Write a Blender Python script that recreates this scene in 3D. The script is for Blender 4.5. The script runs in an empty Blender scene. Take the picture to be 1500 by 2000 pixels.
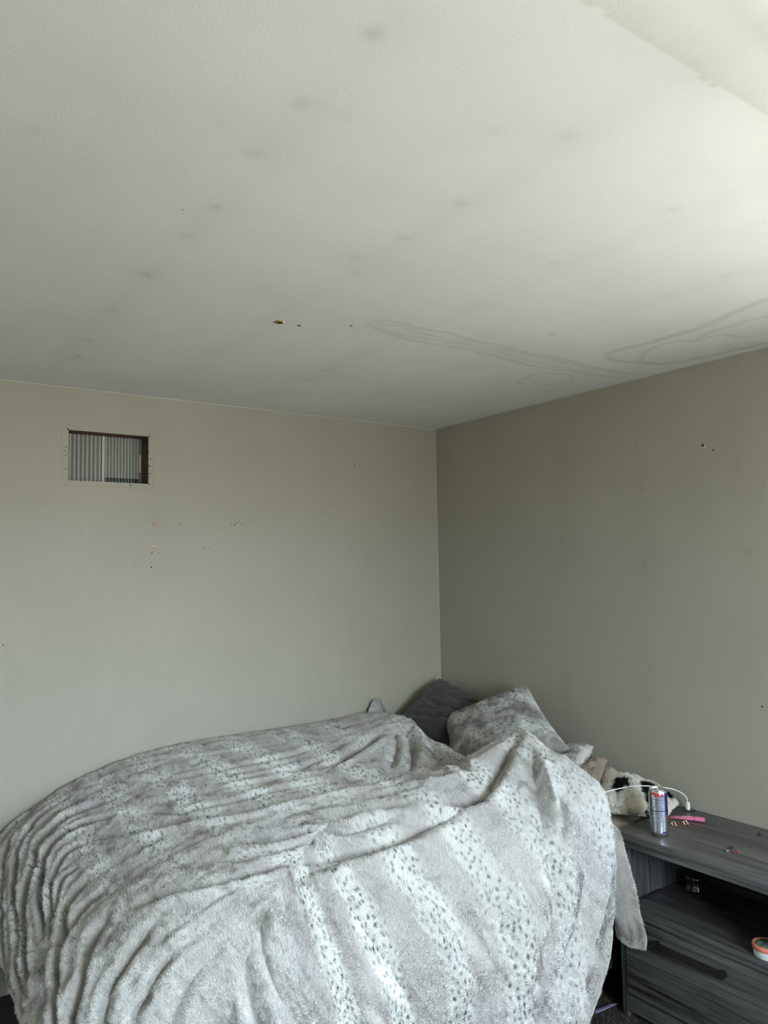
import bpy, math, random
import numpy as np
from mathutils import Matrix, Vector

# ------------------------------------------------------------------ camera, world, lights, exposure
scene = bpy.context.scene
COL = scene.collection
cam_data = bpy.data.cameras.new('camera')
cam = bpy.data.objects.new('camera', cam_data)
COL.objects.link(cam)
cam_data.sensor_fit = 'VERTICAL'; cam_data.sensor_height = 36.0
cam_data.lens = 1502 / 2000 * 36.0
cam_data.clip_start = 0.05; cam_data.clip_end = 100
yaw, pitch, roll = 0.61578176, 0.07209989, -0.01751778
_f = Vector((math.sin(yaw) * math.cos(pitch), math.cos(yaw) * math.cos(pitch), math.sin(pitch)))
_r = Vector((math.cos(yaw), -math.sin(yaw), 0)); _u = _r.cross(_f)
_r2 = math.cos(roll) * _r + math.sin(roll) * _u; _u2 = -math.sin(roll) * _r + math.cos(roll) * _u
CAM = Vector((-2.80421364, -3.43391331, 1.64348519))
cam.matrix_world = Matrix(((_r2.x, _u2.x, -_f.x, CAM.x), (_r2.y, _u2.y, -_f.y, CAM.y), (_r2.z, _u2.z, -_f.z, CAM.z), (0, 0, 0, 1)))
scene.camera = cam

scene.view_settings.view_transform = 'Standard'
scene.view_settings.look = 'None'
scene.view_settings.gamma = 1.0
scene.view_settings.use_curve_mapping = False
scene.view_settings.exposure = 0.6

SKY = (0.768, 0.912, 1.015); SKY_S = 27.0          # overcast sky
GROUND = (1.0, 0.985, 0.89); GROUND_S = 11.0    # sunlit yard below the horizon
world = bpy.data.worlds.new('world'); scene.world = world; world.use_nodes = True
nt = world.node_tree; nt.nodes.clear()
wo = nt.nodes.new('ShaderNodeOutputWorld'); bg = nt.nodes.new('ShaderNodeBackground')
tc = nt.nodes.new('ShaderNodeTexCoord'); sx = nt.nodes.new('ShaderNodeSeparateXYZ')
cr = nt.nodes.new('ShaderNodeValToRGB')
cr.color_ramp.elements[0].position = 0.48; cr.color_ramp.elements[0].color = tuple(c * GROUND_S / 10 for c in GROUND) + (1,)
cr.color_ramp.elements[1].position = 0.52; cr.color_ramp.elements[1].color = tuple(c * SKY_S / 10 for c in SKY) + (1,)
mp = nt.nodes.new('ShaderNodeMath'); mp.operation = 'MULTIPLY_ADD'; mp.inputs[1].default_value = 0.5; mp.inputs[2].default_value = 0.5
nt.links.new(tc.outputs['Generated'], sx.inputs[0]); nt.links.new(sx.outputs['Z'], mp.inputs[0])
nt.links.new(mp.outputs[0], cr.inputs['Fac']); nt.links.new(cr.outputs['Color'], bg.inputs['Color'])
bg.inputs['Strength'].default_value = 10.0
nt.links.new(bg.outputs[0], wo.inputs['Surface'])

RX, RY, H = -4.4, -4.8, 2.44                  # room: x RX..0, y RY..0
WINDOWS = [('right', -3.95, -3.05, 0.90, 2.12), ('front', -2.2, -1.3, 0.90, 2.12)]   # openings beside and behind the camera
for side, a0, a1, z0, z1 in WINDOWS:
    pl = bpy.data.lights.new('window_portal', 'AREA'); pl.shape = 'RECTANGLE'; pl.cycles.is_portal = True
    po = bpy.data.objects.new('window_portal', pl); COL.objects.link(po)
    if side == 'right':
        pl.size = z1 - z0; pl.size_y = a1 - a0; po.location = (0.13, (a0 + a1) / 2, (z0 + z1) / 2); po.rotation_euler = (0, math.radians(90), 0)
    else:
        pl.size = a1 - a0; pl.size_y = z1 - z0; po.location = ((a0 + a1) / 2, RY - .13, (z0 + z1) / 2); po.rotation_euler = (math.radians(90), 0, 0)
scene.cycles.max_bounces = 10
scene.cycles.diffuse_bounces = 6
scene.cycles.sample_clamp_indirect = 20

# ------------------------------------------------------------------ helpers
rng = np.random.default_rng(7)
random.seed(5)

def vnoise(x, y, seed=0):
    """smooth value noise in -1..1 over numpy arrays"""
    n = 256
    g = np.random.default_rng(1000 + seed).uniform(-1, 1, (n, n))
    xi = np.floor(x).astype(int); yi = np.floor(y).astype(int)
    fx = x - xi; fy = y - yi
    fx = fx * fx * (3 - 2 * fx); fy = fy * fy * (3 - 2 * fy)
    a = g[xi % n, yi % n]; b = g[(xi + 1) % n, yi % n]; c = g[xi % n, (yi + 1) % n]; d = g[(xi + 1) % n, (yi + 1) % n]
    return (a * (1 - fx) + b * fx) * (1 - fy) + (c * (1 - fx) + d * fx) * fy

def sm(t):
    t = np.clip(t, 0, 1); return t * t * (3 - 2 * t)

def tag(o, label=None, cat=None, group=None, kind=None):
    if label: o['label'] = label
    if cat: o['category'] = cat
    if group: o['group'] = group
    if kind: o['kind'] = kind
    return o

def link(name, me, mat=None, parent=None, smooth=False):
    o = bpy.data.objects.new(name, me); COL.objects.link(o)
    if mat is not None and len(me.materials) == 0: me.materials.append(mat)
    if smooth:
        me.polygons.foreach_set('use_smooth', np.ones(len(me.polygons), dtype=bool))
    if parent: o.parent = parent
    return o

def mesh_np(name, verts, faces, mat=None, parent=None, smooth=True, color=None, attrs=None):
    me = bpy.data.meshes.new(name)
    V = np.asarray(verts, dtype=np.float32); Fc = np.asarray(faces, dtype=np.int32)
    k = Fc.shape[1]
    me.vertices.add(len(V)); me.vertices.foreach_set('co', V.ravel())
    me.loops.add(Fc.size); me.loops.foreach_set('vertex_index', Fc.ravel())
    me.polygons.add(len(Fc)); me.polygons.foreach_set('loop_start', np.arange(0, Fc.size, k, dtype=np.int32))
    if smooth: me.polygons.foreach_set('use_smooth', np.ones(len(Fc), dtype=bool))
    me.update(calc_edges=True)
    if color is not None:
        a = me.color_attributes.new('Col', 'FLOAT_COLOR', 'POINT')
        a.data.foreach_set('color', np.c_[color, np.ones(len(V))].astype(np.float32).ravel())
    for n, arr in (attrs or {}).items():
        a = me.attributes.new(n, 'FLOAT', 'POINT'); a.data.foreach_set('value', arr.astype(np.float32))
    o = bpy.data.objects.new(name, me); COL.objects.link(o)
    if mat: me.materials.append(mat)
    if parent: o.parent = parent
    return o

def grid_faces(n, m, wrap=False):
    i, j = np.meshgrid(np.arange(n - 1), np.arange(m if wrap else m - 1), indexing='ij')
    j2 = (j + 1) % m
    return np.stack([i * m + j, (i + 1) * m + j, (i + 1) * m + j2, i * m + j2], -1).reshape(-1, 4)

def box(name, lo, hi, mat, parent=None, bevel=0.0):
    import bmesh
    bm = bmesh.new(); bmesh.ops.create_cube(bm, size=1)
    lo = Vector(lo); hi = Vector(hi)
    for v in bm.verts:
        v.co = Vector(((lo.x + hi.x) / 2 + v.co.x * (hi.x - lo.x), (lo.y + hi.y) / 2 + v.co.y * (hi.y - lo.y), (lo.z + hi.z) / 2 + v.co.z * (hi.z - lo.z)))
    if bevel: bmesh.ops.bevel(bm, geom=bm.edges[:], offset=bevel, segments=2, profile=0.6, affect='EDGES')
    me = bpy.data.meshes.new(name); bm.to_mesh(me); bm.free()
    return link(name, me, mat, parent)

def boxes(name, lst, mat, parent=None, bevel=0.0):
    import bmesh
    bm = bmesh.new()
    for lo, hi in lst:
        r = bmesh.ops.create_cube(bm, size=1)
        for v in r['verts']:
            v.co = Vector([(lo[k] + hi[k]) / 2 + v.co[k] * (hi[k] - lo[k]) for k in range(3)])
    if bevel: bmesh.ops.bevel(bm, geom=bm.edges[:], offset=bevel, segments=1, affect='EDGES')
    me = bpy.data.meshes.new(name); bm.to_mesh(me); bm.free()
    return link(name, me, mat, parent)

def lathe(name, prof, c, mat, parent=None, n=48, smooth=True):
    prof = np.array(prof, float); th = np.linspace(0, 2 * np.pi, n, endpoint=False)
    V = np.stack([c[0] + prof[:, None, 0] * np.cos(th), c[1] + prof[:, None, 0] * np.sin(th), c[2] + np.repeat(prof[:, 1:2], n, 1)], -1).reshape(-1, 3)
    o = mesh_np(name, V, grid_faces(len(prof), n, True)[:, ::-1], mat, parent, smooth)
    return o

def catmull(pts, n=8):
    P = np.array(pts, float); P = np.vstack([2 * P[0] - P[1], P, 2 * P[-1] - P[-2]]); out = []
    for i in range(1, len(P) - 2):
        for t in np.linspace(0, 1, n, endpoint=False):
            out.append(.5 * (2 * P[i] + (P[i + 1] - P[i - 1]) * t + (2 * P[i - 1] - 5 * P[i] + 4 * P[i + 1] - P[i + 2]) * t * t + (3 * P[i] - P[i - 1] - 3 * P[i + 1] + P[i + 2]) * t ** 3))
    out.append(P[-2]); return np.array(out)

def tube(name, pts, r, mat, parent=None, n=8, closed=False):
    P = np.array(pts, float); k = len(P)
    T = np.roll(P, -1, 0) - np.roll(P, 1, 0) if closed else np.gradient(P, axis=0)
    T /= np.linalg.norm(T, axis=1)[:, None] + 1e-12
    up = np.array([0, 0, 1.0]) if abs(T[:, 2]).mean() < .8 else np.array([1.0, 0, 0])
    A = np.cross(T, up); A /= np.linalg.norm(A, axis=1)[:, None] + 1e-9; B = np.cross(T, A)
    th = np.linspace(0, 2 * np.pi, n, endpoint=False)
    V = (P[:, None] + r * (np.cos(th)[None, :, None] * A[:, None] + np.sin(th)[None, :, None] * B[:, None]))
    if closed: V = np.concatenate([V, V[:1]])
    V = V.reshape(-1, 3); F = grid_faces(k + (1 if closed else 0), n, True)
    return mesh_np(name, V, F, mat, parent)

def mat_new(name):
    m = bpy.data.materials.new(name); m.use_nodes = True
    nt = m.node_tree; b = nt.nodes['Principled BSDF']
    return m, nt, b

def plain(name, col, rough=.5, metal=0.0, **kw):
    m, nt, b = mat_new(name)
    b.inputs['Base Color'].default_value = (*col, 1); b.inputs['Roughness'].default_value = rough; b.inputs['Metallic'].default_value = metal
    for k, v in kw.items(): b.inputs[k.replace('_', ' ')].default_value = v
    return m

def N(nt, t, **kw):
    n = nt.nodes.new('ShaderNode' + t)
    for k, v in kw.items():
        if k in ('operation', 'blend_type', 'data_type', 'attribute_name', 'attribute_type', 'noise_dimensions', 'wave_type', 'bands_direction'): setattr(n, k, v)
        else: n.inputs[k].default_value = v
    return n

def add_bump(nt, b, height_socket, strength, dist=.001):
    bp = nt.nodes.new('ShaderNodeBump'); bp.inputs['Strength'].default_value = strength; bp.inputs['Distance'].default_value = dist
    nt.links.new(height_socket, bp.inputs['Height']); nt.links.new(bp.outputs[0], b.inputs['Normal']); return bp

def paint(name, col, stain_col, dark=(.75, .75, .74), rough=.55, spec=.35):
    """wall paint: roller texture, faint mottling, and marks kept in mesh attributes"""
    m, nt, b = mat_new(name); L = nt.links.new
    tc = N(nt, 'TexCoord')
    n1 = N(nt, 'TexNoise', Scale=2.2, Detail=3.0, Roughness=.55); L(tc.outputs['Object'], n1.inputs['Vector'])
    mr = N(nt, 'MapRange'); mr.inputs['From Min'].default_value = .3; mr.inputs['From Max'].default_value = .7
    mr.inputs['To Min'].default_value = .965; mr.inputs['To Max'].default_value = 1.03; L(n1.outputs['Fac'], mr.inputs['Value'])
    mul = N(nt, 'Mix', data_type='RGBA', blend_type='MULTIPLY'); mul.inputs[0].default_value = 1; mul.inputs[6].default_value = (*col, 1)
    L(mr.outputs[0], mul.inputs[7])
    a1 = N(nt, 'Attribute', attribute_name='stain'); a2 = N(nt, 'Attribute', attribute_name='smudge')
    m1 = N(nt, 'Mix', data_type='RGBA'); L(a1.outputs['Fac'], m1.inputs[0]); L(mul.outputs[2], m1.inputs[6]); m1.inputs[7].default_value = (*stain_col, 1)
    m2 = N(nt, 'Mix', data_type='RGBA', blend_type='MULTIPLY'); L(a2.outputs['Fac'], m2.inputs[0]); L(m1.outputs[2], m2.inputs[6]); m2.inputs[7].default_value = (*dark, 1)
    L(m2.outputs[2], b.inputs['Base Color']); b.inputs['Roughness'].default_value = rough; b.inputs['Specular IOR Level'].default_value = spec
    n2 = N(nt, 'TexNoise', Scale=170.0, Detail=3.0, Roughness=.6); L(tc.outputs['Object'], n2.inputs['Vector'])
    n3 = N(nt, 'TexNoise', Scale=14.0, Detail=2.0); L(tc.outputs['Object'], n3.inputs['Vector'])
    ad = N(nt, 'Math', operation='MULTIPLY_ADD'); L(n3.outputs['Fac'], ad.inputs[0]); ad.inputs[1].default_value = 1.6; L(n2.outputs['Fac'], ad.inputs[2])
    add_bump(nt, b, ad.outputs[0], .35, .0012)
    return m

# ------------------------------------------------------------------ setting: ceiling, walls, floor
M_wall = paint('greige_paint', (.346, .330, .274), (.40, .22, .15), rough=.5)
M_ceil = paint('ceiling_paint', (.77, .79, .76), (.44, .40, .31), dark=(.62, .63, .62), rough=.6, spec=.3)

def seg_dist(px, py, pts, closed=False):
    pts = np.array(pts, float); best = np.full(px.shape, 9.0)
    Q = np.vstack([pts, pts[:1]]) if closed else pts
    for a, b in zip(Q[:-1], Q[1:]):
        d = b - a; t = np.clip(((px - a[0]) * d[0] + (py - a[1]) * d[1]) / (d @ d + 1e-12), 0, 1)
        best = np.minimum(best, np.hypot(px - a[0] - t * d[0], py - a[1] - t * d[1]))
    return best

def inside(px, py, pts):
    pts = np.array(pts, float); r = np.zeros(px.shape, bool)
    for a, b in zip(pts, np.roll(pts, -1, 0)):
        c = ((a[1] > py) != (b[1] > py)) & (px < (b[0] - a[0]) * (py - a[1]) / (b[1] - a[1] + 1e-12) + a[0]); r ^= c
    return r

def axis_pts(lo, hi, f0, f1, fine, coarse, extra=()):
    a = np.arange(lo, f0, coarse); b = np.arange(f0, f1, fine); c = np.arange(f1, hi, coarse)
    return np.unique(np.round(np.concatenate([a, b, c, [hi], list(extra)]), 5))

# ceiling
gx = axis_pts(RX, 0, -2.9, 0, .008, .1); gy = axis_pts(RY, 0, -3.0, 0, .008, .1)
X, Y = np.meshgrid(gx, gy, indexing='ij')
wx = X + .012 * vnoise(X * 9, Y * 9, 1) + .006 * vnoise(X * 30, Y * 30, 2); wy = Y + .012 * vnoise(X * 9, Y * 9, 3) + .006 * vnoise(X * 30, Y * 30, 4)
stain = np.zeros(X.shape)
def ring(pts, w, amt, closed=False):
    global stain
    d = seg_dist(wx, wy, catmull(pts, 4)); stain = np.maximum(stain, 1.35 * amt * np.exp(-(d / w) ** 2) * (.75 + .25 * vnoise(X * 12, Y * 12, 5)))
long_outer_top = [(-1.403, -1.389), (-1.397, -1.443), (-1.297, -1.456), (-1.157, -1.457), (-1.025, -1.447), (-0.892, -1.444), (-0.748, -1.438), (-0.564, -1.432), (-0.353, -1.429), (-0.166, -1.431), (-0.027, -1.474)]
long_outer_bot = [(-1.403, -1.389), (-1.357, -1.377), (-1.248, -1.345), (-1.103, -1.329), (-0.952, -1.333), (-0.776, -1.321), (-0.588, -1.31), (-0.408, -1.32), (-0.236, -1.346), (-0.076, -1.362)]
long_in_top = [(-1.391, -1.404), (-1.298, -1.428), (-1.14, -1.406), (-0.981, -1.396), (-0.836, -1.413), (-0.69, -1.409), (-0.506, -1.408), (-0.309, -1.406), (-0.128, -1.402)]
long_in_bot = [(-1.38, -1.387), (-1.255, -1.37), (-1.113, -1.373), (-0.987, -1.373), (-0.823, -1.371), (-0.638, -1.359), (-0.452, -1.359), (-0.273, -1.377)]
ell = [(-0.407, -1.076), (-0.434, -1.145), (-0.429, -1.219), (-0.393, -1.262), (-0.329, -1.279), (-0.267, -1.262), (-0.233, -1.21), (-0.243, -1.14), (-0.301, -1.081), (-0.362, -1.057), (-0.407, -1.076)]
big_out = [(-0.513, -2.244), (-0.498, -2.166), (-0.464, -2.062), (-0.44, -1.958), (-0.435, -1.86), (-0.433, -1.757), (-0.442, -1.669), (-0.435, -1.601), (-0.398, -1.553), (-0.329, -1.531), (-0.225, -1.556), (-0.134, -1.593), (-0.091, -1.662), (-0.07, -1.791), (-0.058, -1.894), (-0.05, -1.994), (-0.045, -2.25)]
big_in = [(-0.249, -1.58), (-0.326, -1.655), (-0.37, -1.735), (-0.37, -1.816), (-0.3, -1.879), (-0.304, -1.934)]
big_in2 = [(-0.324, -1.884), (-0.365, -1.952), (-0.359, -2.009), (-0.358, -2.096), (-0.34, -2.15)]
big_in3 = [(-0.322, -1.904), (-0.294, -1.959), (-0.203, -1.978), (-0.177, -2.013), (-0.173, -2.061)]
small_ring = [(-0.814, -1.635), (-0.814, -1.653), (-0.787, -1.648), (-0.788, -1.628), (-0.814, -1.635)]
ring(long_outer_top, .009, .30); ring(long_outer_bot, .009, .30); ring(long_in_top, .008, .2); ring(long_in_bot, .008, .2)
ring(ell, .009, .34); ring(big_out, .016, .34); ring(big_in, .012, .26); ring(big_in2, .009, .28); ring(big_in3, .008, .26); ring(small_ring, .006, .2)
stain += .12 * inside(wx, wy, big_out) * (.6 + .4 * vnoise(X * 8, Y * 8, 6))
stain += .05 * inside(wx, wy, long_outer_top + long_outer_bot[::-1])
# yellow-brown tide line along a board joint, and a second one past it
e1 = Y + .004 * vnoise(X * 14, Y * 14, 1) + .004 * vnoise(X * 45, Y * 45, 2) + 2.757; stain += np.where(e1 < 0, .24 * np.exp(e1 / .028), 0) * sm((X + 2.35) / .4)
stain += .08 * np.exp(-((wy + 2.79) / .06) ** 2) * sm((X + 2.2) / .4)
stain += .20 * np.exp(-((wy + 2.873) / .018) ** 2) * sm((X + 2.0) / .3) + .04 * (e1 < 0)
spots = [(-2.173, -2.537, 1.2), (-2.178, -2.327, .8), (-2.097, -2.336, .4), (-2.178, -2.137, .8), (-2.15, -1.89, .8), (-2.15, -1.715, .8), (-1.707, -2.199, .8), (-1.706, -1.989, .7), (-1.844, -2.45, .5), (-1.717, -2.51, .5), (-2.538, -1.988, .5), (-2.156, -1.434, .9), (-2.143, -1.416, 1), (-2.141, -1.089, .8), (-2.124, -0.737, .9), (-2.107, -0.514, 1.), (-2.119, -0.466, .8), (-1.66, -1.095, .7), (-1.678, -0.794, .5), (-1.222, -0.811, .8), (-1.207, -0.652, .8), (-1.227, -1.08, .6), (-1.277, -2.082, .6), (-0.809, -2.088, .6), (-1.241, -1.735, .5), (-0.509, -1.065, .4), (-0.807, -2.286, .5), (-1.288, -2.443, .5), (-1.742, -1.827, .6), (-1.688, -1.739, .5), (-0.75, -0.908, .4)]
smudge = np.zeros(X.shape)
for a, b_, s in spots: smudge += .40 * s * np.exp(-(((X - a) / .016) ** 2 + ((Y - b_) / .016) ** 2)) + .06 * s * np.exp(-(((X - a) / .07) ** 2 + ((Y - b_) / .07) ** 2))
smudge += .07 * sm(vnoise(X * 2.3, Y * 5.0, 7) * .9) * sm(-X / .6 - 1.0) + .04 * sm(vnoise(X * 6, Y * 12, 8))
for jx in (-2.145, -1.7, -1.235, -.79): smudge += .07 * np.exp(-((X - jx) / .05) ** 2)
ceil_v = np.stack([X, Y, np.full(X.shape, H) + .0], -1).reshape(-1, 3)
ceiling = mesh_np('ceiling', ceil_v, grid_faces(len(gx), len(gy))[:, ::-1], M_ceil, None, False, attrs=dict(stain=np.clip(stain, 0, 1).ravel(), smudge=np.clip(smudge, 0, 1).ravel()))
tag(ceiling, kind='structure')

# back wall with the small opening
OX0, OX1, OZ0, OZ1 = -2.02, -1.676, 2.039, 2.255
ax = axis_pts(RX, 0, -2.9, 0, .012, .1, (OX0, OX1)); az = axis_pts(0, H, .6, H - .001, .012, .1, (OZ0, OZ1))
X, Z = np.meshgrid(ax, az, indexing='ij')
F = grid_faces(len(ax), len(az)); cx = X.ravel()[F].mean(1); cz = Z.ravel()[F].mean(1)
F = F[~((cx > OX0) & (cx < OX1) & (cz > OZ0) & (cz < OZ1))]
sd = np.zeros(X.shape)
for a, b_, s in [(-1.646, 1.854, .4), (-2.2, 1.6, .35), (-2.3, 1.35, .4), (-2.1, 1.5, .3), (-2.25, 1.2, .3), (-1.1, 1.25, .12), (-.8, 1.3, .1), (-1.9, 1.0, .12)]: sd += s * .3 * np.exp(-(((X - a) / .07) ** 2 + ((Z - b_) / .05) ** 2)) * (.5 + .5 * vnoise(X * 40, Z * 40, 9))
sd += .05 * sm(vnoise(X * 30, Z * 6, 10)) + .05 * sm(vnoise(X * 5, Z * 3, 11))
wall_back = mesh_np('wall_back', np.stack([X, X * 0, Z], -1).reshape(-1, 3), F, M_wall, None, False, attrs=dict(stain=X.ravel() * 0, smudge=np.clip(sd, 0, 1).ravel()))
tag(wall_back, kind='structure')
# right wall and front wall, with the large windows out of frame
def holed(lo, hi, f0, f1, side):
    W = [w for w in WINDOWS if w[0] == side]
    a = axis_pts(lo, hi, f0, f1, .012, .1, [q for w in W for q in w[1:3]]); z = axis_pts(0, H, .55, H - .001, .012, .1, [q for w in W for q in w[3:5]])
    A, Z = np.meshgrid(a, z, indexing='ij'); F = grid_faces(len(a), len(z)); ca = A.ravel()[F].mean(1); cz = Z.ravel()[F].mean(1)
    for _, a0, a1, z0, z1 in W: 
        k = ~((ca > a0) & (ca < a1) & (cz > z0) & (cz < z1)); F = F[k]; ca = ca[k]; cz = cz[k]
    return A, Z, F
Yw, Z, F = holed(RY, 0, -2.3, 0, 'right')
sd = np.zeros(Yw.shape)
for a, b_, s in [(-1.372, 2.152, .5), (-1.818, 2.014, .6), (-1.389, 1.959, .8), (-1.849, 1.674, .8), (-1.383, 1.636, .8), (-1.392, 1.194, .6), (-1.393, 1.058, .5), (-1.817, 2.191, .7), (-.47, 1.9, .5), (-.47, 1.35, .4), (-.93, 1.75, .5), (-.93, 2.05, .4), (-.93, 1.4, .4)]: sd += .7 * s * np.exp(-(((Yw - a) / .011) ** 2 + ((Z - b_) / .014) ** 2))
for jy in (-.47, -.93, -1.385, -1.83): sd += .16 * np.exp(-((Yw - jy) / .035) ** 2) * (.6 + .4 * vnoise(Z * 3, Yw * 3, 12))
sd += .45 * np.exp(-(((Yw + .96) / .045) ** 2 + ((Z - 1.02) / .02) ** 2)) * sm(vnoise(Yw * 60, Z * 60, 13) + .2)
sd += .05 * sm(vnoise(Yw * 5, Z * 3, 14))
wall_right = mesh_np('wall_right', np.stack([Yw * 0, Yw, Z], -1).reshape(-1, 3), F, M_wall, None, False, attrs=dict(stain=Yw.ravel() * 0, smudge=np.clip(sd, 0, 1).ravel()))
tag(wall_right, kind='structure')
tag(box('wall_left', (RX - .1, RY, 0), (RX, 0, H), M_wall), kind='structure')
Xf, Zf, Ff = holed(RX, 0, -.02, -.01, 'front')
tag(mesh_np('wall_front', np.stack([Xf, Xf * 0 + RY, Zf], -1).reshape(-1, 3), Ff[:, ::-1], M_wall, None, False, attrs=dict(stain=Xf.ravel() * 0, smudge=Xf.ravel() * 0)), kind='structure')

# frames of those windows
M_white = plain('white_vinyl', (.75, .75, .73), .4)
for k, (side, a0, a1, z0, z1) in enumerate(WINDOWS):
    rects = [(a0 - .06, a1 + .06, z0 - .06, z0), (a0 - .06, a1 + .06, z1, z1 + .06), (a0 - .06, a0, z0, z1), (a1, a1 + .06, z0, z1)]
    if side == 'right': bx_ = [((-.012, p, r_), (.03, q, t_)) for p, q, r_, t_ in rects]
    else: bx_ = [((p, RY - .03, r_), (q, RY + .012, t_)) for p, q, r_, t_ in rects]
    tag(boxes('window_%d' % (k + 2), bx_, M_white), kind='structure')
# floor: dark carpet
m, nt, b = mat_new('dark_carpet'); L = nt.links.new
tcn = N(nt, 'TexCoord'); n1 = N(nt, 'TexNoise', Scale=260.0, Detail=4.0, Roughness=.7); L(tcn.outputs['Object'], n1.inputs['Vector'])
r = N(nt, 'ValToRGB'); r.color_ramp.elements[0].position = .35; r.color_ramp.elements[0].color = (.018, .016, .014, 1); r.color_ramp.elements[1].position = .75; r.color_ramp.elements[1].color = (.13, .115, .10, 1)
L(n1.outputs['Fac'], r.inputs[0]); L(r.outputs[0], b.inputs['Base Color']); b.inputs['Roughness'].default_value = .95
add_bump(nt, b, n1.outputs['Fac'], 1.0, .006); M_carpet = m
floor = box('floor', (RX, RY, -.05), (0, 0, 0), M_carpet); tag(floor, kind='structure')

# caulk beads in the corners
M_caulk = plain('caulk', (.50, .49, .45), .5)
tag(tube('trim_1', [(x, -.0015, H - .002 + .0008 * math.sin(x * 31)) for x in np.linspace(RX, 0, 60)], .0022, M_caulk), kind='structure')
tag(tube('trim_2', [(-.001, -.001, z) for z in np.linspace(.1, H, 30)], .0014, M_caulk), kind='structure')
tag(tube('trim_3', [(-.0015, y, H - .002) for y in np.linspace(0, RY, 50)], .0016, M_caulk), kind='structure')

# ---- the small window in the back wall
m, nt, b = mat_new('old_brown_wood'); L = nt.links.new
tcn = N(nt, 'TexCoord'); n1 = N(nt, 'TexNoise', Scale=35.0, Detail=4.0); mpn = N(nt, 'Mapping'); mpn.inputs['Scale'].default_value = (1, 4, 1)
L(tcn.outputs['Object'], mpn.inputs[0]); L(mpn.outputs[0], n1.inputs['Vector'])
r = N(nt, 'ValToRGB'); r.color_ramp.elements[0].position = .3; r.color_ramp.elements[0].color = (.045, .022, .013, 1); r.color_ramp.elements[1].position = .7; r.color_ramp.elements[1].color = (.20, .11, .07, 1)
L(n1.outputs['Fac'], r.inputs[0]); L(r.outputs[0], b.inputs['Base Color']); b.inputs['Roughness'].default_value = .8; M_oldwood = m
PD = .10
t = .02
window_1 = boxes('window_1', [((OX0 - t, .001, OZ1), (OX1 + t, PD + .03, OZ1 + t)), ((OX0 - t, .001, OZ0 - t), (OX1 + t, PD + .03, OZ0)),
    ((OX0 - t, .001, OZ0), (OX0, PD + .03, OZ1)), ((OX1, .001, OZ0), (OX1 + t, PD + .03, OZ1)), ((OX0 - t, PD + .025, OZ0 - t), (OX1 + t, PD + .035, OZ1 + t))], M_oldwood)
tag(window_1, kind='structure')
m, nt, b = mat_new('reeded_glass'); L = nt.links.new
b.inputs['Base Color'].default_value = (.34, .355, .335, 1); b.inputs['Roughness'].default_value = .16; b.inputs['Specular IOR Level'].default_value = .9; M_reed = m
M_reedlite = plain('dusty_strip', (.46, .46, .43), .5)
M_teal = plain('dark_teal_glass', (.012, .03, .04), .15)
def reeds(name, x0, x1, n, z0, z1, y, depth, mat, parent, gap=0.0):
    V = []; Fs = []; w = (x1 - x0) / n
    for i in range(n):
        base = len(V); k = 9
        for zz in (z0, z1):
            for j in range(k):
                s = j / (k - 1); xx = x0 + w * (i + gap / 2 + s * (1 - gap)); V.append((xx, y - depth * math.sin(math.pi * s) ** .7, zz))
        for j in range(k - 1): Fs.append((base + j, base + j + 1, base + k + j + 1, base + k + j))
    o = mesh_np(name, V, Fs, mat, parent); o['kind'] = 'stuff'; return o
xm = -1.857
reeds('reeded_pane', OX0, xm, 9, OZ0, OZ1, PD, .012, M_reed, window_1)
box('meeting_rail', (xm, PD - .012, OZ0), (xm + .012, PD + .01, OZ1), M_reedlite, window_1, .001)
box('dark_pane', (xm + .012, PD + .004, OZ0), (OX1, PD + .012, OZ1), M_teal, window_1)
reeds('reeded_pane', xm + .012, OX1 - .012, 11, OZ0 + .03, OZ1, PD, .010, M_reed, window_1)
reeds('reed_edge', xm + .012, OX1 - .012, 11, OZ0, OZ1, PD - .003, .005, M_reedlite, window_1, .8)
box('putty_strip', (OX1 - .012, PD - .004, OZ0), (OX1, PD + .004, OZ1), plain('putty', (.16, .16, .15), .7), window_1)
bpts = []
for i in range(9):
    zz = OZ0 + .06 + i * .009
    bpts.append(((OX1 - .013, PD - .008, zz), (OX1 - .004, PD - .004, zz + .0095)))
boxes('putty_patch', bpts, M_reedlite, window_1, .001)

# marks, holes and chips on the walls and ceiling
M_hole = plain('hole_dark', (.01, .008, .006), .9)
M_chip = plain('bare_drywall_paper', (.40, .27, .20), .8)
M_plaster = plain('white_plaster', (.50, .49, .46), .8)
M_brass = plain('tarnished_brass', (.35, .24, .08), .4, .8)
def blob(name, c, r, axis, mat, parent, th=.0012, rough=.35, squash=1.0, seed=0, n=12):
    rr = random.Random(seed); V = []; Fs = []
    rad = [r * (1 + rough * (rr.random() - .5) * 2) for _ in range(n)]
    for h in (0, th):
        for i in range(n):
            a = 2 * math.pi * i / n; p, q = rad[i] * math.cos(a) * (1 if h == 0 else .9), rad[i] * math.sin(a) * squash * (1 if h == 0 else .9)
            V.append({1: (c[0] + p, -h, c[1] + q), 0: (-h, c[0] + p, c[1] + q), 2: (c[0] + p, c[1] + q, H - h)}[axis])
    me = bpy.data.meshes.new(name); me.from_pydata(V, [], [tuple(range(n, 2 * n))] + [(i, (i + 1) % n, n + (i + 1) % n, n + i) for i in range(n)])
    return link(name, me, mat, parent)
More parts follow.
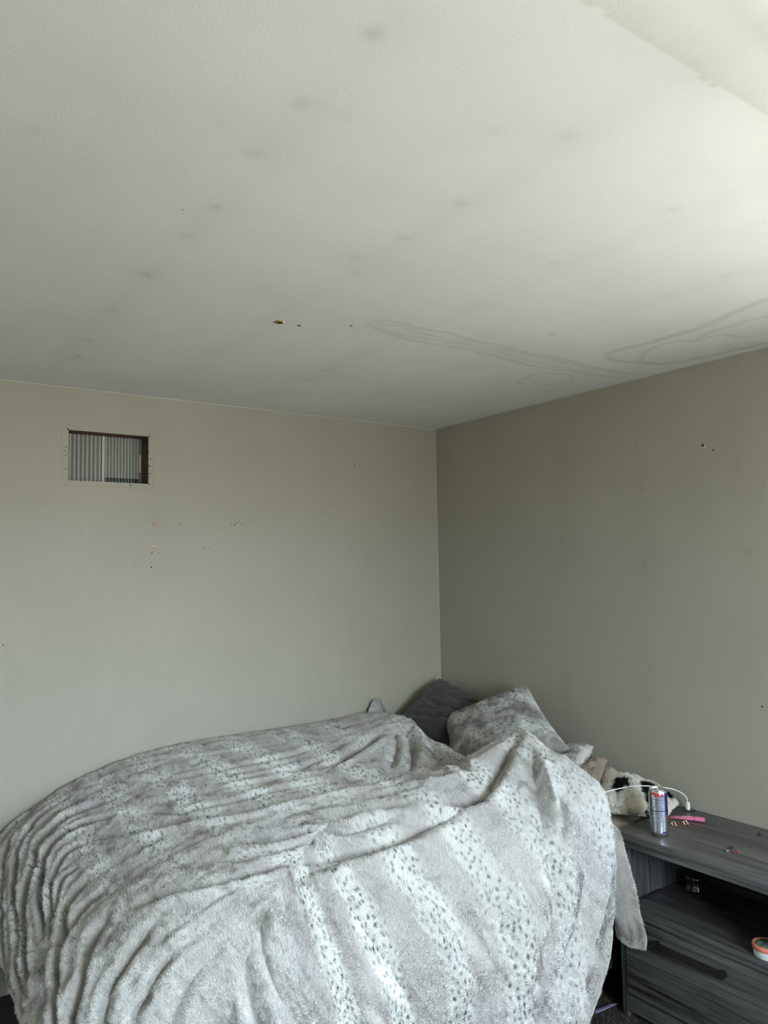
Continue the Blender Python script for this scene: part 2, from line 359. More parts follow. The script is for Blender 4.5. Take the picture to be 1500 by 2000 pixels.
holes_b = [(-1.66, 1.663, .004), (-1.658, 1.73, .004), (-1.629, 1.725, .0025), (-1.527, 1.861, .0035), (-1.273, 1.868, .003), (-1.257, 1.861, .0035), (-1.249, 1.871, .003), (-1.236, 1.874, .003), (-1.225, 1.864, .003), (-1.413, 1.748, .003), (-1.39, 1.75, .0025), (-0.561, 2.19, .0045), (-0.774, 1.928, .003), (-1.968, 2.036, .003), (-1.756, 2.03, .004), (-1.731, 1.687, .002), (-1.655, 1.856, .003),
    (-2.03, 2.18, .003), (-2.033, 2.163, .003), (-2.031, 2.143, .003), (-2.031, 2.086, .003), (-2.022, 2.258, .005), (-1.672, 2.185, .003), (-1.666, 2.152, .0035), (-1.671, 2.121, .004), (-1.668, 2.086, .003), (-1.67, 2.07, .003), (-1.672, 2.257, .004), (-1.672, 2.038, .004), (-1.65, 2.14, .0025), (-2.26, 1.36, .003), (-.95, 1.27, .002), (-1.0, 1.59, .002), (-.8, 1.1, .002)]
for i, (a, c, r_) in enumerate(holes_b): blob('nail_hole', (a, c), r_ * .78, 1, M_hole, wall_back, .0008, .4, 1, i)
for i, (a, c, r_) in enumerate([(-1.328, 2.115, .0035), (-1.728, 2.083, .003), (-1.684, 2.108, .006), (-1.873, 1.105, .003)]): blob('nail_hole', (a, c), r_, 0, M_hole, wall_right, .0016, .5, 1, 50 + i)
for i, (a, c, r_) in enumerate([(-1.686, 2.105, .009), (-1.328, 2.114, .006), (-1.155, 1.337, .006), (-1.57, 1.336, .006)]): blob('plaster_fleck', (a, c), r_, 0, M_plaster if i < 2 else M_wall, wall_right, .001, .6, 1, 60 + i)
for a, b_, s in [(-1.595, -1.261, .006), (-1.45, -1.352, .004)]: blob('nail_hole', (a, b_), s, 2, M_hole, ceiling, .001, .4, 1, 70)
blob('ceiling_hook_plate', (-1.667, -1.265), .015, 2, M_brass, ceiling, .004, .3, 1, 71); blob('nail_hole', (-1.667, -1.265), .008, 2, M_hole, ceiling, .005, .3, 1, 72)
blob('plaster_fleck', (-2.207, -1.841), .004, 2, M_plaster, ceiling, .001, .4, 1, 73)
# torn paint patches
def prism(name, pts, axis, th, mat, parent):
    n = len(pts); V = [({1: (a, -h, b_), 0: (-h, a, b_)}[axis]) for h in (0, th) for a, b_ in pts]
    me = bpy.data.meshes.new(name); me.from_pydata(V, [], [tuple(range(n, 2 * n))] + [(i, (i + 1) % n, n + (i + 1) % n, n + i) for i in range(n)])
    return link(name, me, mat, parent)
prism('paint_chip', [(-1.657, 1.868), (-1.648, 1.864), (-1.640, 1.869), (-1.631, 1.868), (-1.632, 1.858), (-1.630, 1.850), (-1.635, 1.842), (-1.645, 1.841), (-1.656, 1.842), (-1.653, 1.850), (-1.657, 1.857)], 1, .0004, M_chip, wall_back)
prism('paint_chip', [(-1.664, 1.752), (-1.655, 1.747), (-1.646, 1.742), (-1.637, 1.745), (-1.630, 1.753), (-1.645, 1.755)], 1, .0004, M_chip, wall_back)
prism('plaster_fleck', [(-1.665, 1.758), (-1.64, 1.760), (-1.634, 1.757), (-1.648, 1.756)], 1, .0008, M_plaster, wall_back)
def line_ridge(name, pts, r, mat, parent): return tube(name, catmull(pts, 4), r, mat, parent, 6)
line_ridge('paint_ridge', [(-1.677, 0, 1.735), (-1.678, 0, 1.70), (-1.676, 0, 1.655), (-1.66, 0, 1.648)], .0011, M_plaster, wall_back)
line_ridge('paint_ridge', [(-1.62, 0, 1.72), (-1.622, 0, 1.66)], .0009, M_wall, wall_back)
line_ridge('paint_ridge', [(-1.975, 0, 1.88), (-1.955, 0, 1.862), (-1.945, 0, 1.858), (-1.943, 0, 1.80), (-1.944, 0, 1.77)], .0013, M_plaster, wall_back)
line_ridge('paint_ridge', [(-1.97, 0, 1.72), (-1.955, 0, 1.725)], .001, M_plaster, wall_back)
for a, c in [(( -2.05, 2.273), (-1.96, 2.276)), ((-1.653, 2.25), (-1.652, 2.024)), ((-2.044, 2.015), (-1.652, 2.018)), ((-2.048, 2.25), (-2.044, 2.02))]:
    line_ridge('frame_outline', [(a[0], .0004, a[1]), ((a[0] + c[0]) / 2 + .002, .0004, (a[1] + c[1]) / 2 + .001), (c[0], .0004, c[1])], .0014, M_wall, wall_back)

# ------------------------------------------------------------------ blanket geometry (numpy only)
#BLANKET_BEGIN
UX, VY = -1.40, 1.12           # where the flat top ends towards the foot / towards the room
U0, U1, V1 = -2.99, -0.50, 2.16
HEM_Y = [-1.74, -1.66, -1.62, -1.58, -1.51, -1.415, -1.26, -1.17, -1.115, -1.06, -1.0, -.94, -.88, -.80, -.71, -.56, -.35, -.1, 0]
HEM_Z = [.03, .05, .10, .145, .175, .160, .150, .162, .172, .150, .100, .045, -.012, -.030, -.018, .006, .045, .028, .01]
def bump(x, y):
    """lift of the sheet along its head-side hem (tent over a pillow, valley, heap), fading towards the foot"""
    z = np.interp(y, HEM_Y, HEM_Z)
    s_ = np.where(y > -.95, .20, .27); d_ = np.maximum(0, -(x + .51))
    return z * (.62 * np.exp(-.5 * (d_ / s_) ** 2) + .38 * np.exp(-d_ / (.8 * s_)))
def base_pos(u, v):
    dx = np.maximum(0, UX - u); dy = np.maximum(0, v - VY); d = np.hypot(dx, dy) + 1e-9
    c = np.where(d < 1e-6, 1, dx / d); s = np.where(d < 1e-6, 0, dy / d)
    A = 1 / np.sqrt((c / 1.0) ** 2 + (s / .48) ** 2); B = .5 * c * c + .42 * s * s
    L = np.pi / 2 * np.sqrt((A * A + B * B) / 2)
    edge = np.minimum((UX - U0) / np.maximum(c, 1e-6), (V1 - VY) / np.maximum(s, 1e-6))
    E = -.20 * c * c + .33 * s * s
    d2 = d * np.minimum(1, (L + E) / edge)
    t = np.minimum(d2 / L, 1) * np.pi / 2; r = A * np.sin(t); h = B * (1 - np.cos(t)); e = np.maximum(0, d2 - L)
    r = r + .05 * e; h = h + e
    x = np.maximum(u, UX) - c * r; y = -(np.minimum(v, VY) + s * r)
    z = .872 - .07 * sm(v / 1.1) - h + bump(x, y)
    return np.stack([x, y - .022, z], -1)
def hem_u(v):
    """head-side hem: how far the sheet reaches towards the pillows"""
    h = U1 - .05 * sm((v - 1.45) / .3) + .02 * np.sin(v * 9) - .03 * np.exp(-((v - .85) / .12) ** 2)
    b_ = np.clip((v - (V1 - .34)) / .34, 0, 1)
    return h - .27 * (1 - np.sqrt(1 - b_ ** 2 * .999))
#BLANKET_END
# fold lines of the sheet: (depth, width, side, points in sheet coordinates)
FOLDS = [
    (0.0231, 0.02, 0, [(-0.68, 0.378), (-0.799, 0.443), (-0.904, 0.498), (-1.064, 0.584), (-1.159, 0.619), (-1.313, 0.594)]),
    (0.0136, 0.018, 0, [(-2.177, 0.106), (-2.052, 0.151), (-1.947, 0.257), (-1.802, 0.383), (-1.648, 0.438), (-1.433, 0.453), (-1.229, 0.438), (-1.059, 0.403)]),
    (0.0119, 0.015, 0, [(-1.917, 0.081), (-1.698, 0.166), (-1.493, 0.257), (-1.239, 0.267)]),
    (0.017, 0.015, 0, [(-2.087, 0.503), (-1.972, 0.604), (-1.887, 0.685), (-1.762, 0.73), (-1.638, 0.76), (-1.403, 0.765), (-1.268, 0.765)]),
    (0.0306, 0.018, 1, [(-2.296, 0.549), (-2.222, 0.584), (-2.142, 0.66), (-2.027, 0.725), (-1.912, 0.765), (-1.787, 0.826), (-1.653, 0.886), (-1.463, 0.896), (-1.273, 0.896), (-1.174, 0.906), (-1.054, 0.906), (-0.924, 0.901), (-0.864, 1.022), (-0.819, 1.133)]),
    (0.0357, 0.022, -1, [(-0.55, 1.133), (-0.675, 1.178), (-0.774, 1.223), (-0.914, 1.289), (-1.009, 1.249), (-1.069, 1.208), (-1.159, 1.178), (-1.293, 1.143), (-1.423, 1.123)]),
    (0.0136, 0.02, 0, [(-1.653, 1.198), (-1.493, 1.234), (-1.348, 1.229), (-1.194, 1.223)]),
    (0.025, 0.024, 1, [(-2.321, 1.077), (-2.222, 1.123), (-2.142, 1.178), (-2.062, 1.259), (-1.992, 1.324), (-1.902, 1.41), (-1.673, 1.39), (-1.483, 1.329), (-1.318, 1.319), (-1.129, 1.304), (-1.014, 1.304), (-0.924, 1.299)]),
    (0.0126, 0.016, 1, [(-1.877, 1.49), (-1.777, 1.465), (-1.653, 1.425), (-1.463, 1.354), (-1.323, 1.339), (-1.179, 1.344)]),
    (0.017, 0.03, 0, [(-1.867, 0.977), (-1.757, 1.098), (-1.653, 1.193), (-1.463, 1.229)]),
    (0.0102, 0.03, 0, [(-2.082, 0.987), (-1.942, 1.108), (-1.827, 1.234), (-1.643, 1.329)]),
    (0.0063, 0.03, 0, [(-1.683, 1.505), (-1.488, 1.455), (-1.308, 1.47), (-1.159, 1.495)]),
    (0.0119, 0.02, 0, [(-1.912, 0.468), (-1.718, 0.594), (-1.533, 0.634), (-1.343, 0.65)]),
    (0.021, 0.02, 0, [(-0.6, 0.403), (-0.61, 0.463), (-0.63, 0.514), (-0.72, 0.655), (-0.874, 0.836)]),
    (0.0168, 0.018, 0, [(-0.645, 0.393), (-0.665, 0.448), (-0.73, 0.549), (-0.919, 0.765)]),
    (0.0126, 0.02, 0, [(-0.51, 0.433), (-0.545, 0.559), (-0.605, 0.705), (-0.655, 0.831)]),
    (0.0147, 0.02, 0, [(-0.575, 0.629), (-0.625, 0.77), (-0.824, 1.113), (-0.799, 1.153)]),
    (-0.0147, 0.025, 0, [(-0.54, 0.373), (-0.555, 0.473), (-0.63, 0.609), (-0.754, 0.755)]),
    (-0.0126, 0.022, 0, [(-1.029, 1.022), (-0.949, 1.123), (-0.849, 1.153)]),
    (0.017, 0.016, 0, [(-1.643, 0.554), (-1.453, 0.584), (-1.258, 0.579), (-1.059, 0.534)]),
    (0.0153, 0.016, 0, [(-1.942, 0.539), (-1.772, 0.609), (-1.608, 0.675), (-1.408, 0.685)]),
    (-0.021, 0.028, 0, [(-0.525, 1.123), (-0.555, 1.213), (-0.605, 1.309), (-0.685, 1.435), (-0.74, 1.571)]),
    (0.0168, 0.022, 0, [(-0.59, 1.244), (-0.68, 1.344), (-0.74, 1.45), (-0.809, 1.561)]),
    (0.0168, 0.018, 0, [(-0.68, 1.47), (-0.695, 1.536), (-0.725, 1.586)]),
    (-0.0126, 0.02, 0, [(-0.67, 1.47), (-0.66, 1.475), (-0.67, 1.531), (-0.695, 1.586)]),
    (0.0147, 0.02, 0, [(-0.645, 1.193), (-0.749, 1.249), (-0.859, 1.299)]),
    (-0.0074, 0.03, 0, [(-0.53, 1.677), (-0.58, 1.737), (-0.645, 1.858), (-0.73, 1.964), (-0.774, 2.014), (-0.794, 2.1)]),
    (0.0147, 0.04, 0, [(-0.615, 1.641), (-0.685, 1.732), (-0.74, 1.833), (-0.819, 1.918), (-0.864, 2.019)]),
    (0.0231, 0.035, 0, [(-0.799, 1.551), (-0.814, 1.641), (-0.824, 1.717), (-0.864, 1.803), (-0.934, 1.893)]),
    (0.0147, 0.05, 0, [(-1.159, 1.495), (-1.144, 1.631), (-1.124, 1.772), (-1.119, 1.938)]),
    (0.0126, 0.05, 0, [(-1.603, 1.551), (-1.558, 1.641), (-1.498, 1.752), (-1.443, 1.843)]),
    (-0.0147, 0.05, 0, [(-1.363, 1.5), (-1.328, 1.631), (-1.293, 1.772), (-1.258, 1.903)]),
    (-0.0168, 0.045, 0, [(-0.984, 1.526), (-0.999, 1.651), (-0.994, 1.792), (-1.009, 1.938)]),
    (0.0105, 0.05, 0, [(-2.242, 1.556), (-2.242, 1.777), (-2.182, 1.898)]),
    (0.0204, 0.016, 0, [(-2.271, 0.03), (-2.336, 0.02), (-2.526, 0.03), (-2.656, 0.065)]),
    (0.034, 0.015, 0, [(-2.246, 0.136), (-2.416, 0.141), (-2.531, 0.201), (-2.621, 0.272), (-2.686, 0.408), (-2.745, 0.534), (-2.815, 0.71), (-2.895, 0.856), (-2.95, 1.022)]),
    (0.0476, 0.018, 0, [(-2.137, 0.327), (-2.301, 0.292), (-2.416, 0.317), (-2.491, 0.342), (-2.581, 0.468), (-2.666, 0.549), (-2.726, 0.639), (-2.8, 0.801), (-2.9, 0.992)]),
    (0.0408, 0.016, 0, [(-2.127, 0.478), (-2.296, 0.413), (-2.406, 0.413), (-2.511, 0.468), (-2.621, 0.67), (-2.686, 0.851)]),
    (0.0272, 0.012, 0, [(-2.301, 0.559), (-2.396, 0.534), (-2.481, 0.584), (-2.546, 0.665), (-2.606, 0.77), (-2.656, 0.881)]),
    (0.0272, 0.012, 0, [(-2.396, 0.66), (-2.486, 0.675), (-2.551, 0.745), (-2.606, 0.816)]),
    (0.03, 0.017, 0, [(-2.386, 0.765), (-2.466, 0.796), (-2.541, 0.841), (-2.606, 0.937), (-2.706, 1.062), (-2.84, 1.234), (-2.985, 1.329)]),
    (0.0225, 0.014, 0, [(-2.351, 0.896), (-2.461, 0.901), (-2.541, 0.931), (-2.626, 0.997)]),
    (0.0275, 0.02, 0, [(-2.406, 1.052), (-2.516, 1.088), (-2.596, 1.168), (-2.716, 1.254), (-2.82, 1.314), (-2.99, 1.41)]),
    (0.0168, 0.02, 0, [(-2.306, 1.244), (-2.401, 1.279), (-2.486, 1.309), (-2.561, 1.334), (-2.631, 1.359), (-2.785, 1.44), (-2.99, 1.536)]),
    (0.0147, 0.02, 0, [(-2.406, 1.435), (-2.511, 1.465), (-2.616, 1.5), (-2.706, 1.531), (-2.76, 1.556), (-2.99, 1.687)]),
    (0.0204, 0.015, 0, [(-2.446, 0.05), (-2.616, 0.126), (-2.741, 0.287), (-2.87, 0.549), (-2.98, 0.77)]),
    (0.0095, 0.025, 0, [(-2.461, 1.611), (-2.586, 1.641), (-2.736, 1.712), (-2.985, 1.858)]),
]

def fold_disp(u, v):
    D = np.zeros(u.shape); D2 = D.ravel(); uu = u.ravel(); vv = v.ravel()
    for amp, w, side, pts in FOLDS:
        Q = catmull(pts, 3); mg = w * 5
        idx = np.where((uu > Q[:, 0].min() - mg) & (uu < Q[:, 0].max() + mg) & (vv > Q[:, 1].min() - mg) & (vv < Q[:, 1].max() + mg))[0]
        if len(idx) == 0: continue
        px = uu[idx]; py = vv[idx]; best = np.full(len(idx), 9.0); sg = np.ones(len(idx)); tau = np.zeros(len(idx))
        seg = np.r_[0, np.cumsum(np.hypot(*np.diff(Q, axis=0).T))]; tot = seg[-1]
        for k in range(len(Q) - 1):
            a = Q[k]; d = Q[k + 1] - a; l2 = d @ d + 1e-12
            t = np.clip(((px - a[0]) * d[0] + (py - a[1]) * d[1]) / l2, 0, 1)
            ex = px - a[0] - t * d[0]; ey = py - a[1] - t * d[1]; r = np.hypot(ex, ey)
            c = d[0] * ey - d[1] * ex; m_ = r < best
            best[m_] = r[m_]; sg[m_] = np.sign(c[m_]); tau[m_] = (seg[k] + t[m_] * math.sqrt(l2)) / tot
        tap = (.25 + .75 * sm(tau / .18)) * (.25 + .75 * sm((1 - tau) / .18))
        s = best / w
        amp = amp * 1.5
        prof = -amp * np.exp(-np.power(s, 1.15))
        sd = best * sg * (1 if side >= 0 else -1)
        prof += abs(amp) * (.45 if side else .12) * np.exp(-((sd - 2.0 * w) / (1.3 * w)) ** 2) * (1 if side else 0)
        if not side: prof += amp * .22 * np.exp(-((best - 2.1 * w) / (1.0 * w)) ** 2)
        D2[idx] += prof * tap
    return D2.reshape(u.shape)

def grid_normals(P):
    a = np.gradient(P, axis=0); b = np.gradient(P, axis=1); n = np.cross(a, b)
    return n / (np.linalg.norm(n, axis=-1, keepdims=True) + 1e-12)

# print of the plush: pale bands with dark flecks between taupe bands, in the sheet's own coordinates
WHITE = np.array([.77, .775, .75]); TAUPE = np.array([.51, .488, .472]); LAV = np.array([.62, .62, .65]); FLECK = np.array([.05, .055, .055])
TU0, TU1, TV0, TV1, TR = -3.1, -.2, -.1, 2.4, .002
def make_print(seed, u0, u1, v0, v1, centers, period, wob=.03, worn=None, ink=1.0):
    nu = int((u1 - u0) / TR); nv = int((v1 - v0) / TR)
    U, V = np.meshgrid(u0 + (np.arange(nu) + .5) * TR, v0 + (np.arange(nv) + .5) * TR, indexing='ij')
    def phase(U, V):
        w = wob * vnoise(V * 2.2, U * 1.3, seed) + .012 * vnoise(V * 9, U * 6, seed + 1)
        return (U + w - centers + period / 2) % period - period / 2
    d = np.abs(phase(U, V)) / period
    d = d + .035 * vnoise(U * 30, V * 17, seed + 2) + .03 * vnoise(U * 80, V * 45, seed + 3)
    wgt = 1 - sm((d - .14) / .22)
    fade = .45 + .55 * sm(.8 + .9 * vnoise(U * 1.6, V * 1.9, seed + 4))
    if worn is not None: fade = fade * (1 - .88 * worn(U, V))
    wgt = wgt * fade + .45 * (1 - fade)
    C = TAUPE + (WHITE - TAUPE) * wgt[..., None]
    lv = sm(vnoise(U * 5, V * 3.5, seed + 5) * 1.3 - .1)[..., None] * .38
    C = C * (1 - lv) + LAV * lv
    r = np.random.default_rng(seed)
    n = int((u1 - u0) * (v1 - v0) / .00022)
    su = r.uniform(u0, u1, n); sv = r.uniform(v0, v1, n)
    keep = np.abs(phase(su, sv)) < period * .28
    su = su[keep]; sv = sv[keep]; cell = {}; sel = []
    for i in range(len(su)):
        k = (int(su[i] / .02), int(sv[i] / .024)); ok = True
        for a in (-1, 0, 1):
            for b_ in (-1, 0, 1):
                for j in cell.get((k[0] + a, k[1] + b_), ()):
                    if ((su[i] - su[j]) / .0148) ** 2 + ((sv[i] - sv[j]) / .0185) ** 2 < 1: ok = False
        if ok: cell.setdefault(k, []).append(i); sel.append(i)
    for i in sel:
        al = r.uniform(.5, 1.1) * ink; edge = abs(phase(su[i:i + 1], sv[i:i + 1])[0]) / period
        al *= 1 - .6 * sm((edge - .13) / .15)
        iu = int((su[i] - u0) / TR); iv = int((sv[i] - v0) / TR)
        if not (0 <= iu < nu and 0 <= iv < nv): continue
        al *= .35 + .65 * fade[iu, iv]
        L_ = r.uniform(.0055, .0085); W_ = r.uniform(.0030, .0048); th = r.normal(math.pi / 2, .45)
        k = 6; a0, a1, b0, b1 = max(iu - k, 0), min(iu + k + 1, nu), max(iv - k, 0), min(iv + k + 1, nv)
        du = U[a0:a1, b0:b1] - su[i]; dv = V[a0:a1, b0:b1] - sv[i]
        p_ = du * math.cos(th) + dv * math.sin(th); q_ = -du * math.sin(th) + dv * math.cos(th)
        g = np.clip(1.5 - np.sqrt((p_ / L_) ** 2 + (q_ / W_) ** 2), 0, 1)[..., None] * al
        C[a0:a1, b0:b1] = C[a0:a1, b0:b1] * (1 - g) + FLECK * g
    return C
def sample(C, u, v, u0, v0):
    i = np.clip(((u - u0) / TR).astype(int), 0, C.shape[0] - 1); j = np.clip(((v - v0) / TR).astype(int), 0, C.shape[1] - 1)
    return C[i, j]

def plush_mat(name, rough=.95):
    m, nt, b = mat_new(name); a = N(nt, 'Attribute', attribute_name='Col')
    nt.links.new(a.outputs['Color'], b.inputs['Base Color']); b.inputs['Roughness'].default_value = rough
    b.inputs['Specular IOR Level'].default_value = .15
    return m
M_plush = plush_mat('plush_pile')

def fur(name, P, colfn, count, length, width, parent, seed=0, lean=.9, noise=.05, lodpow=1.0, combdir=(0, 1), flip=1, mask=None, jitter=.55):
    """short pile: one tapering blade per tuft, rooted on the surface grid P (n,m,3)"""
    r = np.random.default_rng(seed)
    a = P[1:, :-1] - P[:-1, :-1]; b_ = P[:-1, 1:] - P[:-1, :-1]
    nn = np.cross(a, b_); area = np.linalg.norm(nn, axis=-1); nn = nn / (area[..., None] + 1e-12) * flip
    cen = (P[1:, :-1] + P[:-1, 1:]) / 2; dist = np.linalg.norm(cen - np.array(CAM), axis=-1)
    facing = np.einsum('ijk,ijk->ij', nn, np.array(CAM) - cen) / dist
    wgt = area / dist ** lodpow * np.where(facing > -.25, 1, .15)
    if mask is not None: wgt = wgt * mask
    cdf = np.cumsum(wgt.ravel()); cdf /= cdf[-1]
    idx = np.searchsorted(cdf, r.random(count)); I, J = np.unravel_index(np.minimum(idx, wgt.size - 1), wgt.shape)
    s = r.random(count); t = r.random(count)
    def bl(A): return (A[I, J] * ((1 - s) * (1 - t))[:, None] + A[I + 1, J] * (s * (1 - t))[:, None] + A[I, J + 1] * ((1 - s) * t)[:, None] + A[I + 1, J + 1] * (s * t)[:, None])
    root = bl(P); n = nn[I, J]
    tu = a[I, J]; tu = tu / (np.linalg.norm(tu, axis=1, keepdims=True) + 1e-12); tv = np.cross(n, tu)
    ang = math.atan2(combdir[1], combdir[0]) + 1.5 * vnoise(root[:, 0] / noise + root[:, 2] / noise * .7, root[:, 1] / noise - root[:, 2] / noise * .7, seed + 3) + 1.0 * vnoise(root[:, 0] / noise * 3 + root[:, 2] * 40, root[:, 1] / noise * 3, seed + 4) + r.normal(0, jitter, count)
    d = np.cos(ang)[:, None] * tu + np.sin(ang)[:, None] * tv
    ln = length * r.uniform(.6, 1.25, count) ; le = lean * r.uniform(.6, 1.35, count)
    tip = root + ln[:, None] * (np.sin(le)[:, None] * d + np.cos(le)[:, None] * n)
    side = np.cross(n, d) ; wv = (width * (.7 + .6 * r.random(count)) * (dist[I, J] / 2.6) ** (lodpow * .35))[:, None] * side / 2
    tw = r.normal(0, .35, count)[:, None] * n * np.linalg.norm(wv, axis=1, keepdims=True)
    V = np.stack([root - wv - tw, root + wv + tw, tip], 1).reshape(-1, 3)
    Fc = np.arange(count * 3).reshape(-1, 3)
    c = colfn(I, J, s, t) * (1 + r.normal(0, .075, count))[:, None]
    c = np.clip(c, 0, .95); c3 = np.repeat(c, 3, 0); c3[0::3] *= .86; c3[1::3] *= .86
    o = mesh_np(name, V, Fc, M_plush, parent, False, color=c3); o['kind'] = 'stuff'; return o

# ------------------------------------------------------------------ blanket
# towards the foot and across the middle the print is almost lost in plain pale pile
def worn(U, V):
    return np.clip(sm((-1.85 - U) / .35) * sm((V - .75) / .4) + .85 * np.exp(-(((U + 1.45) / .50) ** 2 + ((V - 1.10) / .24) ** 2) ** 1.5) + .5 * sm((-1.95 - U) / .5), 0, 1)
bprint = make_print(21, TU0, TU1, TV0, TV1, -.56, .25, wob=.045, worn=worn)
nU, nV = 460, 400
tv = np.linspace(0, 1, nV); tu = np.linspace(0, 1, nU)
TUg, TVg = np.meshgrid(tu, tv, indexing='ij')
Vf = TVg * V1; Uf = U0 + (hem_u(Vf) - U0) * TUg
Pb = base_pos(Uf, Vf)
Nb = grid_normals(Pb); Nb *= np.sign((Nb * (Pb - np.array([-1.2, -.6, .2]))).sum(-1, keepdims=True) + 1e-9)
disp = fold_disp(Uf, Vf)
foot = sm((UX - Uf) / .5); front = sm((Vf - VY - .2) / .5); top = (1 - front) * (1 - foot)
disp += top * (.0050 * vnoise(Uf * 1.6, Vf * 22 + 1.5 * vnoise(Uf * 2, Vf * 2, 31), 30) + .0015 * vnoise(Uf * 4, Vf * 40, 32))
disp += (foot * (1 - front)) * (.005 * vnoise(Uf * 1.2 + 9, Vf * 15, 33) + .003 * vnoise(Uf * 1.5, Vf * 34, 34))
disp += front * (.013 * vnoise(Uf * 5.5 + .8 * Vf, Vf * 1.0, 35) + .005 * vnoise(Uf * 14 + Vf, Vf * 2.2, 36))
disp += .0022 * vnoise(Uf * 26, Vf * 26, 37)
hemd = (1 - TVg) * V1
disp += .016 * front * sm(1 - hemd / .5) * np.sin(Uf * 21 + 1.2 * np.sin(Vf * 3))
Pb = Pb + Nb * disp[..., None]
Pb[..., 1] = np.minimum(Pb[..., 1], -.012 + 0 * Pb[..., 1]); Pb[..., 2] = np.maximum(Pb[..., 2], .02)
# bunched corner against the back wall
bc = np.exp(-(((Pb[..., 0] + .47) / .055) ** 2 + ((Pb[..., 1] + .05) / .06) ** 2)); 
Cb = sample(bprint, Uf, Vf, TU0, TV0)
M_sheet = plush_mat('plush_backing')
blanket = mesh_np('blanket', Pb.reshape(-1, 3), grid_faces(nU, nV), M_sheet, None, True, color=(Cb * .93).reshape(-1, 3))
tag(blanket, 'pale grey plush blanket with dark flecks draped over the whole bed', 'blanket')
def colb(I, J, s, t):
    u = Uf[I, J] + s * (Uf[I + 1, J] - Uf[I, J]); v = Vf[I, J] + t * (Vf[I, J + 1] - Vf[I, J]); return sample(bprint, u, v, TU0, TV0)
ff = np.sign((np.cross(Pb[1:, :-1] - Pb[:-1, :-1], Pb[:-1, 1:] - Pb[:-1, :-1]) * Nb[:-1, :-1]).sum()) 
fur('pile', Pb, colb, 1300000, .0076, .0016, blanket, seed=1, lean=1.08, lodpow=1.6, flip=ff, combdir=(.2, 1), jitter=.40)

def patch(name, rows, mat, parent, n=40, m=40, colfn=None, wob=0.0, seed=0):
    """surface through rows of world points (each row: left to right)"""
    R = [catmull(r_, 12) for r_ in rows]
    R = [np.stack([np.interp(np.linspace(0, 1, m), np.linspace(0, 1, len(q)), q[:, k]) for k in range(3)], -1) for q in R]
    R = np.stack(R); C_ = np.stack([catmull(R[:, j], 12) for j in range(m)], 1)
    ii = np.linspace(0, C_.shape[0] - 1, n); i0 = np.minimum(ii.astype(int), C_.shape[0] - 2); f_ = (ii - i0)[:, None, None]
    G = C_[i0] * (1 - f_) + C_[i0 + 1] * f_
    if wob: G = G + grid_normals(G) * (wob * vnoise(G[..., 1] * 25 + 3, G[..., 2] * 6, seed))[..., None]
    return G
# loose corner flap hanging in front of the nightstand
flap = patch('flap', [[(-.50, -1.52, .705), (-.485, -1.56, .70), (-.478, -1.585, .685)],
    [(-.515, -1.565, .62), (-.495, -1.59, .62), (-.478, -1.612, .60)],
    [(-.515, -1.57, .52), (-.488, -1.605, .52), (-.475, -1.637, .505)],
    [(-.51, -1.565, .42), (-.492, -1.61, .415), (-.475, -1.660, .41)],
    [(-.50, -1.562, .35), (-.482, -1.62, .345), (-.472, -1.680, .345)],
    [(-.495, -1.562, .305), (-.482, -1.618, .29), (-.472, -1.676, .302)]], None, None, 60, 36, wob=.007, seed=40)
cf = np.broadcast_to(TAUPE * 1.12, flap.shape).copy() * (1 + .08 * vnoise(flap[..., 1] * 40, flap[..., 2] * 40, 41))[..., None]
fo = mesh_np('flap', flap.reshape(-1, 3), grid_faces(60, 36), M_sheet, blanket, True, color=(cf * .93).reshape(-1, 3))
s_ = np.sign(np.cross(flap[1, 0] - flap[0, 0], flap[0, 1] - flap[0, 0])[0]) * -1
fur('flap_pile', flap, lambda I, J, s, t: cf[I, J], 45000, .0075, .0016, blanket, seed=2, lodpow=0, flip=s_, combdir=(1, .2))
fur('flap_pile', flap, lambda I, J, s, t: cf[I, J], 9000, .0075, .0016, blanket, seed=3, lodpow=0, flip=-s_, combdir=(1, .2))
# tuft of blanket bunched up at the back wall
th = np.linspace(0, np.pi, 24); 
bun = patch('bunch', [[(-.545, -.045, .84), (-.52, -.09, .84), (-.46, -.13, .84), (-.42, -.09, .84), (-.40, -.045, .84)],
    [(-.53, -.04, .88), (-.50, -.08, .885), (-.465, -.10, .885), (-.435, -.08, .88), (-.42, -.04, .88)],
    [(-.505, -.035, .92), (-.485, -.06, .925), (-.465, -.075, .925), (-.445, -.06, .92), (-.435, -.035, .92)],
    [(-.48, -.03, .948), (-.47, -.04, .952), (-.462, -.045, .953), (-.455, -.04, .95), (-.45, -.03, .946)]], None, None, 36, 36, wob=.004, seed=43)
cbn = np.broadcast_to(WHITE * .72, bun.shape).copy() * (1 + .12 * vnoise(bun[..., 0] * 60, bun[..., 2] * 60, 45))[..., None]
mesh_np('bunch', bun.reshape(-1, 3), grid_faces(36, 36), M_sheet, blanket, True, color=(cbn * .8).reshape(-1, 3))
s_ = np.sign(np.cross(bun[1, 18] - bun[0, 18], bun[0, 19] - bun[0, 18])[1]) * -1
for k_ in (1, -1): fur('bunch_pile', bun, lambda I, J, s, t: cbn[I, J], 9000, .0075, .0018, blanket, seed=4 + k_, lodpow=0, flip=s_ * k_, lean=.8)

